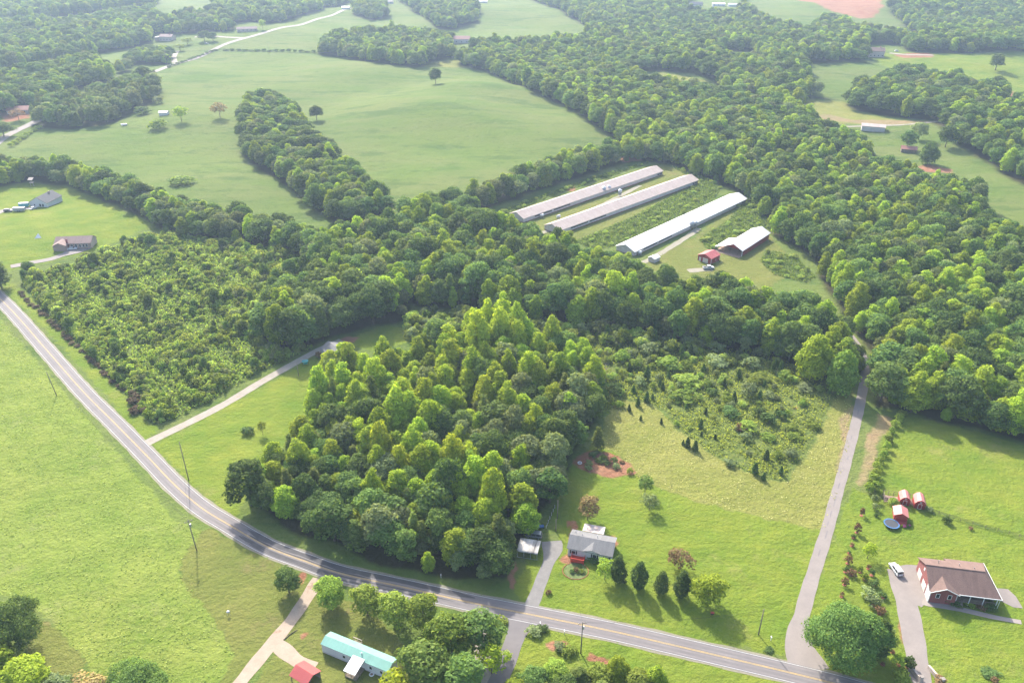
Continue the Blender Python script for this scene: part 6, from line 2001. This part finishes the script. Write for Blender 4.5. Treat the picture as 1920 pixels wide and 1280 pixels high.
# bushes
for a in [
    ("lawn_bush", "round dark bush on the bright left lawn", 'darkbush', 465, 812, 2.2, 2.1),
    ("lawn_bush", "tiny round bush between the first two cypresses", 'darkbush', 1170, 1093, 1.3, 0.7),
    ("lawn_bush", "low dark bush in front of the white house wall", 'darkbush', 1112, 1052, 1.2, 1.5),
    ("lawn_bush", "dark maroon bush at the wall of the small hidden house", 'rustbush', 598, 671, 2.6, 1.7),
    ("lawn_bush", "pale round bush behind the garden pen", 'bush', 1674, 946, 2.2, 1.5),
    ("lawn_bush", "silvery round bush, upper of the pair left of the trampoline", 'greybush', 1640, 940, 2.4, 1.4),
    ("lawn_bush", "silvery round bush, lower of the pair left of the trampoline", 'greybush', 1641, 955, 2.1, 1.2),
    ("lawn_bush", "tiny bush below the silvery pair", 'darkbush', 1642, 967, 1.1, 0.7),
    ("lawn_bush", "dark round bush on the pasture fence line", 'darkbush', 1774, 979, 2.0, 1.3),
    ("lawn_bush", "small rust bush on the pasture fence line", 'rustbush', 1820, 992, 0.9, 0.7),
    ("lawn_bush", "low bush at the fence end beside the right red shed", 'greybush', 1742, 957, 1.3, 1.2),
    ("lawn_bush", "low green bush under the huge spreading oak", 'bush', 1577, 1252, 3.2, 2.2),
    ("lawn_bush", "brownish low shrub beside the paved side drive", 'bush', 935, 1167, 1.1, 2.2),
    ("lawn_bush", "pale shrub on the right corner of the paved side drive", 'greybush', 1000, 1186, 1.6, 2.0),
    ("lawn_bush", "dark shrub on the verge right of the side drive", 'darkbush', 1016, 1182, 1.2, 1.6),
    ("lawn_bush", "long low mound of pasture bushes below the left pines", 'bush', 297, 241, 7, 7.5),
    ("lawn_bush", "dark bush beside the far left pasture's outbuildings", 'darkbush', 268, 214, 6, 7.0),
    ("lawn_bush", "round bush right of the far outbuildings", 'greybush', 297, 194, 6, 5.5),
    ("lawn_bush", "low bramble mound alone in the left pasture", 'bush', 342, 344, 4.5, 8.0),
    ("lawn_bush", "small green bush at the foot of the lamp pole", 'bush', 1066, 1222, 1.6, 2.0),
    ("lawn_bush", "small bush on the bank above the bottom shrubs", 'greybush', 1052, 1216, 1.3, 1.8),
    ("lawn_bush", "low flat shrub bed on the lower right lawn", 'darkbush', 1856, 1262, 0.7, 2.2),
    ("lawn_bush", "small reddish shrub below the lower right lawn bed", 'rustbush', 1864, 1276, 1.0, 0.9),
    ("lawn_bush", "small dark shrub on the lawn between fence pole and road", 'darkbush', 1441, 1219, 0.5, 1.3),
    ("lawn_bush", "dark shrub against the foot of the brick house wing", 'darkbush', 1774, 1126, 1.2, 2.0),
    ("lawn_bush", "dark shrub beside the brick house porch steps", 'darkbush', 1790, 1130, 1.2, 1.8),
    ("lawn_bush", "leafy shrub below the brick house porch rail", 'bush', 1818, 1134, 1.1, 1.4),
    ("lawn_bush", "dark shrub at the right end of the brick house porch", 'darkbush', 1856, 1140, 1.6, 1.7),
    ("lawn_bush", "reddish low shrub row below the brick house porch", 'rustbush', 1838, 1138, 0.9, 1.6),
    ("lawn_bush", "brown shrub at the gateway of the house drive", 'rustbush', 1762, 1280, 1.8, 1.4),
    ("lawn_bush", "small brown stump sprout by the gravel drive of the white house", 'rustbush', 1029, 1112, 1.0, 0.9),
]:
    T(a[0], a[1], a[2], a[3], a[4], a[5], a[6], "bush")

# clipped-looking hedge between the tan strip and the sunlit pasture
for k, (px, py) in enumerate([(1684, 790), (1678, 800), (1672, 812), (1665, 828), (1661, 842), (1656, 856), (1650, 868), (1645, 880), (1642, 892), (1638, 902), (1633, 914), (1628, 922), (1640, 920), (1690, 780)]):
    T("hedge_bush", "rounded green bush in the hedge row left of the sunlit pasture", 'bush', px, py, rng.uniform(2.2, 3.6), rng.uniform(1.3, 1.9), "bush", "hedge row bushes by the tan strip")
# rust saplings with red mulch
for k, (px, py, h, r, kind, lab) in enumerate([
    (1615, 966, 2.8, 0.9, 'rustbush', "rust-leaved shrub highest in the lane-side row"), (1606, 998, 3.2, 1.2, 'rustbush', "large rust-leaved shrub in the lane-side row, level with the trampoline"), (1609, 984, 1.0, 0.6, 'darkbush', "tiny dark shrub above the large rust-leaved one"),
    (1600, 1008, 1.2, 0.7, 'darkbush', "small dark shrub below the large rust-leaved one"), (1597, 1023, 1.2, 0.6, 'rustbush', "tiny rust shrub level with the bare sandy patch"), (1592, 1037, 1.0, 0.6, 'darkbush', "tiny dark shrub below the bare sandy patch"),
    (1589, 1056, 2.8, 1.2, 'rustbush', "rust-leaved shrub level with the top of the brick house roof"), (1585, 1072, 1.6, 0.8, 'darkbush', "dark shrub touching a brown neighbour in the lane-side row"), (1596, 1078, 2.0, 1.3, 'rustbush', "broad brown shrub beside the dark one in the lane-side row"),
    (1583, 1096, 2.6, 1.0, 'rustbush', "spiky rust shrub above the huge oak"), (1578, 1118, 1.6, 0.7, 'rustbush', "small rust shrub at the top of the huge oak"),
    (1628, 1066, 1.4, 0.7, 'rustbush', "small rust shrub below the yellow-green young tree"), (1612, 1072, 2.0, 0.9, 'bush', "small green shrub in red mulch mid yard"), (1621, 1086, 2.2, 1.1, 'bush', "green shrub left of a dark one mid yard"),
    (1634, 1078, 2.2, 0.9, 'darkbush', "dark upright shrub mid yard"), (1637, 1098, 1.8, 1.3, 'darkbush', "dark broad shrub in red mulch mid yard"), (1628, 1118, 2.6, 2.3, 'greybush', "wide grey-green shrub right above the huge oak"),
    (1637, 1134, 2.6, 2.1, 'greybush', "wide pale shrub beside the dark companion of the huge oak"), (1649, 1150, 2.2, 1.3, 'rustbush', "dark red shrub right of the wide pale shrub"), (1655, 1120, 1.6, 1.3, 'darkbush', "low dark shrub near the house drive"),
    (1664, 1192, 2.2, 1.7, 'greybush', "grey-green shrub in red mulch beside the house drive"), (1684, 1246, 3.6, 1.7, 'bush', "leafy tall shrub in red mulch low by the house drive"), (1702, 1250, 3.2, 1.5, 'darkbush', "dark leafy shrub at the gateway wall"),
    (1655, 1245, 0.8, 0.5, 'rustbush', "tiny red shrub below the huge oak's dark companion"), (1648, 1216, 0.8, 0.5, 'rustbush', "tiny red shrub right of the dark companion tree"), (1660, 1172, 0.8, 0.5, 'rustbush', "tiny red shrub above the grey-green drive shrub"),
    (1673, 1222, 0.8, 0.5, 'rustbush', "tiny red shrub below the grey-green drive shrub"), (1690, 1276, 2.4, 2.4, 'bush', "spreading shrub by the drive at the bottom edge"),
]):
    T("yard_shrub", lab, kind, px, py, h, r, "shrub", None, None, None, 0.6)

# garden plot
for k, (zx, zy, h, r, kind) in enumerate([(650, 330, 1.3, 1.4, 'darkbush'), (590, 470, 1.5, 1.5, 'greybush'), (580, 550, 1.3, 1.3, 'greybush'), (760, 410, 1.2, 1.4, 'darkbush'), (880, 450, 1.3, 1.5, 'darkbush'), (1020, 420, 1.8, 1.2, 'darkbush'),
                                          (1060, 520, 1.3, 1.5, 'greybush'), (1290, 610, 1.8, 1.2, 'bush'), (700, 290, 1.1, 1.5, 'darkbush'), (830, 360, 1.2, 1.3, 'bush'), (1150, 430, 0.7, 1.0, 'rustbush')]):
    lab = {7: "lone leafy plant at the right tip of the garden plot", 10: "low brown plant along the back of the garden plot", 5: "tallest dark plant in the garden plot"}.get(k, {"darkbush": "dark leafy vegetable plant in the red garden plot", "greybush": "grey-green vegetable plant in the red garden plot", "bush": "bright leafy vegetable plant in the red garden plot"}.get(kind))
    T("garden_plant", lab, kind, 1040 + zx / 9.145, 820 + zy / 9.145, h, r, "plant", "vegetables of the garden plot")

# round bed before the white house
g = G(1079, 1070)
bed = root("flower_bed", "round red-edged flower bed before the white house deck", "flower bed", on(g.x, g.y))
V_, F_ = [], []
for i in range(36):
    a = 2 * math.pi * i / 36
    for r_, z in ((3.12, 0.02), (3.15, 0.12), (3.28, 0.12), (3.32, 0.02)): V_.append((r_ * math.cos(a) * 1.1, r_ * math.sin(a) * 0.95, z))
for i in range(36):
    j = (i + 1) % 36
    for k in range(3): F_.append((i * 4 + k, i * 4 + k + 1, j * 4 + k + 1, j * 4 + k))
MB().add(V_, F_).build("edging", M['mulch'], bed)
MB().tube((0, 0, -0.1), (0, 0, 0.05), 3.1, 3.1, 30).build("bed_soil", surf("bed_soil", (0.1, 0.13, 0.04), 0.95, 0.3, 1.0), bed)
for dx, dy, h, r, kind, lab in ((0.2, 0.0, 1.2, 0.8, 'rustbush', "brown spiky plant in the middle of the round flower bed"), (-1.0, -0.4, 0.8, 0.8, 'darkbush', "dark plant left in the round flower bed"), (1.6, -0.4, 0.6, 1.1, 'bush', "bright low plant right in the round flower bed"),
                                (1.4, 1.8, 0.5, 0.7, 'darkbush', "dark plant at the deck side of the round flower bed")):
    plant("bed_plant", lab, kind, g.x + dx, g.y + dy, h, r, "plant")

# brush in the abandoned field: cedars, mounds and saplings, one by one
def zb(X, Y): return 1100 + X / 3.658, 560 + Y / 3.658


FG = "cedars scattered over the brushy field"
for X, Y, h in [(410, 705, 4.2), (350, 735, 3.6), (320, 645, 3.4), (520, 625, 3.2), (780, 885, 3.6), (690, 1015, 3.8), (742, 1040, 3.9), (510, 855, 2.2), (1228, 1105, 4.0), (1150, 1200, 4.2), (1210, 1240, 2.8), (1330, 1200, 3.0),
                (815, 790, 2.6), (1010, 695, 3.6), (940, 605, 3.6), (872, 515, 3.4), (712, 385, 4.6), (650, 392, 4.8), (410, 555, 6.0), (290, 505, 4.4), (500, 600, 3.0), (735, 300, 4.0), (1040, 545, 4.2), (1185, 680, 3.4), (1290, 470, 3.6), (785, 940, 2.0), (880, 960, 2.0),
                (660, 1000, 2.0), (1300, 800, 3.0), (450, 690, 2.6), (370, 830, 2.0), (290, 770, 2.8), (1275, 500, 4.5), (1330, 490, 4.2), (560, 540, 3.0), (800, 500, 3.4)]:
    px, py = zb(X, Y)
    side = "on the hay side of the brushy field" if Y > 820 or X < 470 else ("at the back of the brushy field" if Y < 560 else "in the middle of the brushy field")
    lab = ("tall" if h > 3.7 else "small") + " dark cedar " + side
    T("cedar_tree", lab, 'cedar', px, py, h, h * 0.27, "tree", FG)
for X, Y, h, r, kind, lab in [
    (430, 375, 4.5, 4.6, 'greybush', "broad vine-draped mound at the back left of the brushy field"), (555, 470, 4.0, 4.8, 'bush', "rounded green mound beside the vine-draped one"), (700, 590, 3.6, 5.2, 'bush', "wide leafy mound in the brushy field's middle, upper"),
    (670, 690, 3.4, 5.2, 'bush', "wide leafy mound in the brushy field's middle, lower"), (890, 460, 3.8, 4.8, 'greybush', "dark grey-green mound at the back of the brushy field"), (1120, 470, 4.2, 3.4, 'greybush', "silvery bush at the back of the brushy field"),
    (1360, 560, 3.2, 3.2, 'bush', "low green mound towards the two tall lane trees"), (1105, 660, 5.4, 3.6, 'greybush', "tallest grey-green sapling clump in the brushy field"), (960, 710, 2.6, 2.2, 'bush', "bright bush just left of the tallest sapling clump"),
    (985, 800, 3.0, 3.0, 'darkbush', "dark bush below the bright one in the brushy field"), (1250, 850, 3.4, 3.0, 'darkbush', "dark pair bush, right one, mid brushy field"), (1185, 800, 3.4, 2.2, 'darkbush', "dark pair bush, left one, mid brushy field"),
    (1110, 900, 3.0, 3.4, 'bush', "leafy green bush below the dark pair"), (1060, 900, 2.4, 2.2, 'rustbush', "brownish bush beside the leafy green one"), (1095, 965, 2.6, 2.2, 'greybush', "pale grey bush low in the brushy field"),
    (1340, 820, 3.0, 2.0, 'darkbush', "dark bush left of the small red bare patch"), (1400, 1080, 2.8, 2.4, 'greybush', "grey-green bush near the low tip of the brushy field"), (1310, 1090, 2.4, 2.0, 'bush', "green bush beside the one near the low tip"),
    (985, 1140, 1.8, 2.2, 'greybush', "pale low bush along the mown hay edge"), (1400, 900, 2.0, 3.0, 'bush', "low spreading bush on the lane side of the field"), (1550, 880, 1.8, 2.6, 'bush', "low bush nearest the lane in the brushy field"),
    (1500, 630, 2.2, 3.6, 'greybush', "pale spreading shrub near the lane trees' shadow"), (1180, 560, 2.8, 4.0, 'bush', "wide low mound right of the grey back mound"), (240, 310, 7.0, 2.6, 'bush', "upright sapling at the back left corner of the brushy field"),
    (430, 300, 7.5, 2.4, 'bush', "pointed sapling rising from the vine-draped mound"), (130, 300, 4.5, 4.0, 'bush', "round bush beside the tall woodlot end"), (60, 520, 4.0, 4.0, 'tantree', "tan-leaved bush below the bare dead tree"),
    (240, 420, 4.0, 3.4, 'bush', "light green bush right of the bare dead tree"), (330, 470, 3.4, 3.2, 'bush', "light green bush left of the tall cedar"), (360, 590, 3.2, 2.8, 'greybush', "pale bush above the hay side cedars"),
    (200, 640, 3.4, 3.2, 'darkbush', "dark bush at the woodlot's sunlit edge"), (220, 740, 2.2, 2.2, 'bush', "small bush low at the woodlot's sunlit edge"), (1250, 680, 2.4, 2.6, 'greybush', "grey low bush right of the tallest sapling clump"),
    (860, 660, 2.6, 2.2, 'darkbush', "dark bush left of the tallest sapling clump"), (1430, 960, 1.8, 2.6, 'bush', "low leafy bush below the red bare patch"), (1240, 960, 1.6, 2.6, 'bush', "low leafy bush right of the pale grey one")]:
    px, py = zb(X, Y)
    T("field_bush", lab, kind, px, py, h, r, "bush", "bushes of the brushy field")

# brown bramble verge beside the straight road
for k in range(40):
    t = k / 39
    px, py = 38 + (232 - 38) * t + rng.normal() * 2, 552 + (732 - 552) * t + rng.normal() * 2
    T("bramble_bush", "brown bramble along the thicket's straight road verge", 'bramble', px, py, rng.uniform(0.7, 1.3), rng.uniform(1.0, 1.7), "bush", "brown bramble verge")
for k in range(12):
    T("bramble_bush", "brown bramble at the thicket's corner by the gravel drive mouth", 'bramble', 240 + rng.uniform(0, 34), 742 + rng.uniform(0, 44), rng.uniform(1.2, 2.4), rng.uniform(1.2, 1.8), "bush", "brown brambles at the corner")
# hedges by the far road and the pasture's upper fence
for k in range(12):
    t = k / 11
    T("hedge_bush", "low dark bush in the far road's hedge", 'darkbush', 318 + 86 * t, 127 - 32 * t, rng.uniform(1.6, 2.6), rng.uniform(2.5, 3.4), "bush", "far road hedge")
for k in range(16):
    t = k / 15
    T("hedge_bush", "low dark bush in the pasture's upper hedge", 'darkbush', 424 + 176 * t, 95 + 4 * t, rng.uniform(1.6, 3.2) * (1.8 if 0.5 < t < 0.8 else 1), rng.uniform(3.0, 4.2), "bush", "upper pasture hedge")
for k in range(8):
    t = k / 7
    T("hedge_bush", "low bush beside the left-hand road", 'bush', 22 + 50 * t, 275 - 34 * t, rng.uniform(1.8, 3.2), rng.uniform(2.2, 3.2), "bush", "left road hedge")
# bushes crowding the bottom edge right of the side drive
for k, (px, py, h, r, kind) in enumerate([(1000, 1288, 5.5, 3.2, 'oak'), (1042, 1272, 5.0, 3.0, 'oak'), (1084, 1286, 5.5, 3.2, 'pine'), (1126, 1282, 5.2, 3.0, 'oak'), (1156, 1278, 8.0, 2.8, 'poplar'), (1196, 1304, 6.5, 3.6, 'oak'),
                                          (1228, 1296, 7.5, 2.8, 'poplar'), (965, 1306, 5.0, 3.0, 'poplar'), (1060, 1316, 7, 3.6, 'oak'), (1130, 1322, 7, 3.6, 'pine')]):
    lab = ["dark sapling nearest the side drive on the bottom edge", "low dark sapling below the bare bank", "feathery sapling left of the bottom saplings' middle", "dark sapling left of the bright pointed one", "bright pointed sapling below the lamp pole",
           "dark sapling between the two bright pointed ones", "bright pointed sapling furthest right on the bottom edge", "bright low sapling overhanging the side drive", "dark sapling half cut by the bottom edge", "feathery sapling half cut by the bottom edge"][k]
    T("bank_tree", lab, kind, px, py, h, r, "tree", "saplings on the bottom bank", None, 'bush' if kind == 'oak' and k % 2 else None)

# gateway walls of the house drive
for px, py, lab in ((1713, 1262, "pale stone gateway wall left of the house drive"), (1752, 1266, "reddish stone gateway wall right of the house drive")):
    g = G(px, py)
    o = root("gateway_wall", lab, "wall", on(g.x, g.y), RAD(100))
    MB().prism([(-2.4, -0.2), (2.4, -0.2), (2.4, 0.8), (1.2, 1.0), (-1.4, 1.3), (-2.4, 1.7)], -0.25, 0.25, 'y').build("wall_body", M['stone'], o, False, 0.03)
    MB().box(-2.75, -2.15, -0.35, 0.35, -0.2, 2.0).build("pillar", M['stone'], o, False, 0.04)
    MB().box(-2.85, -2.05, -0.45, 0.45, 2.0, 2.15).build("pillar_cap", M['concrete'], o)
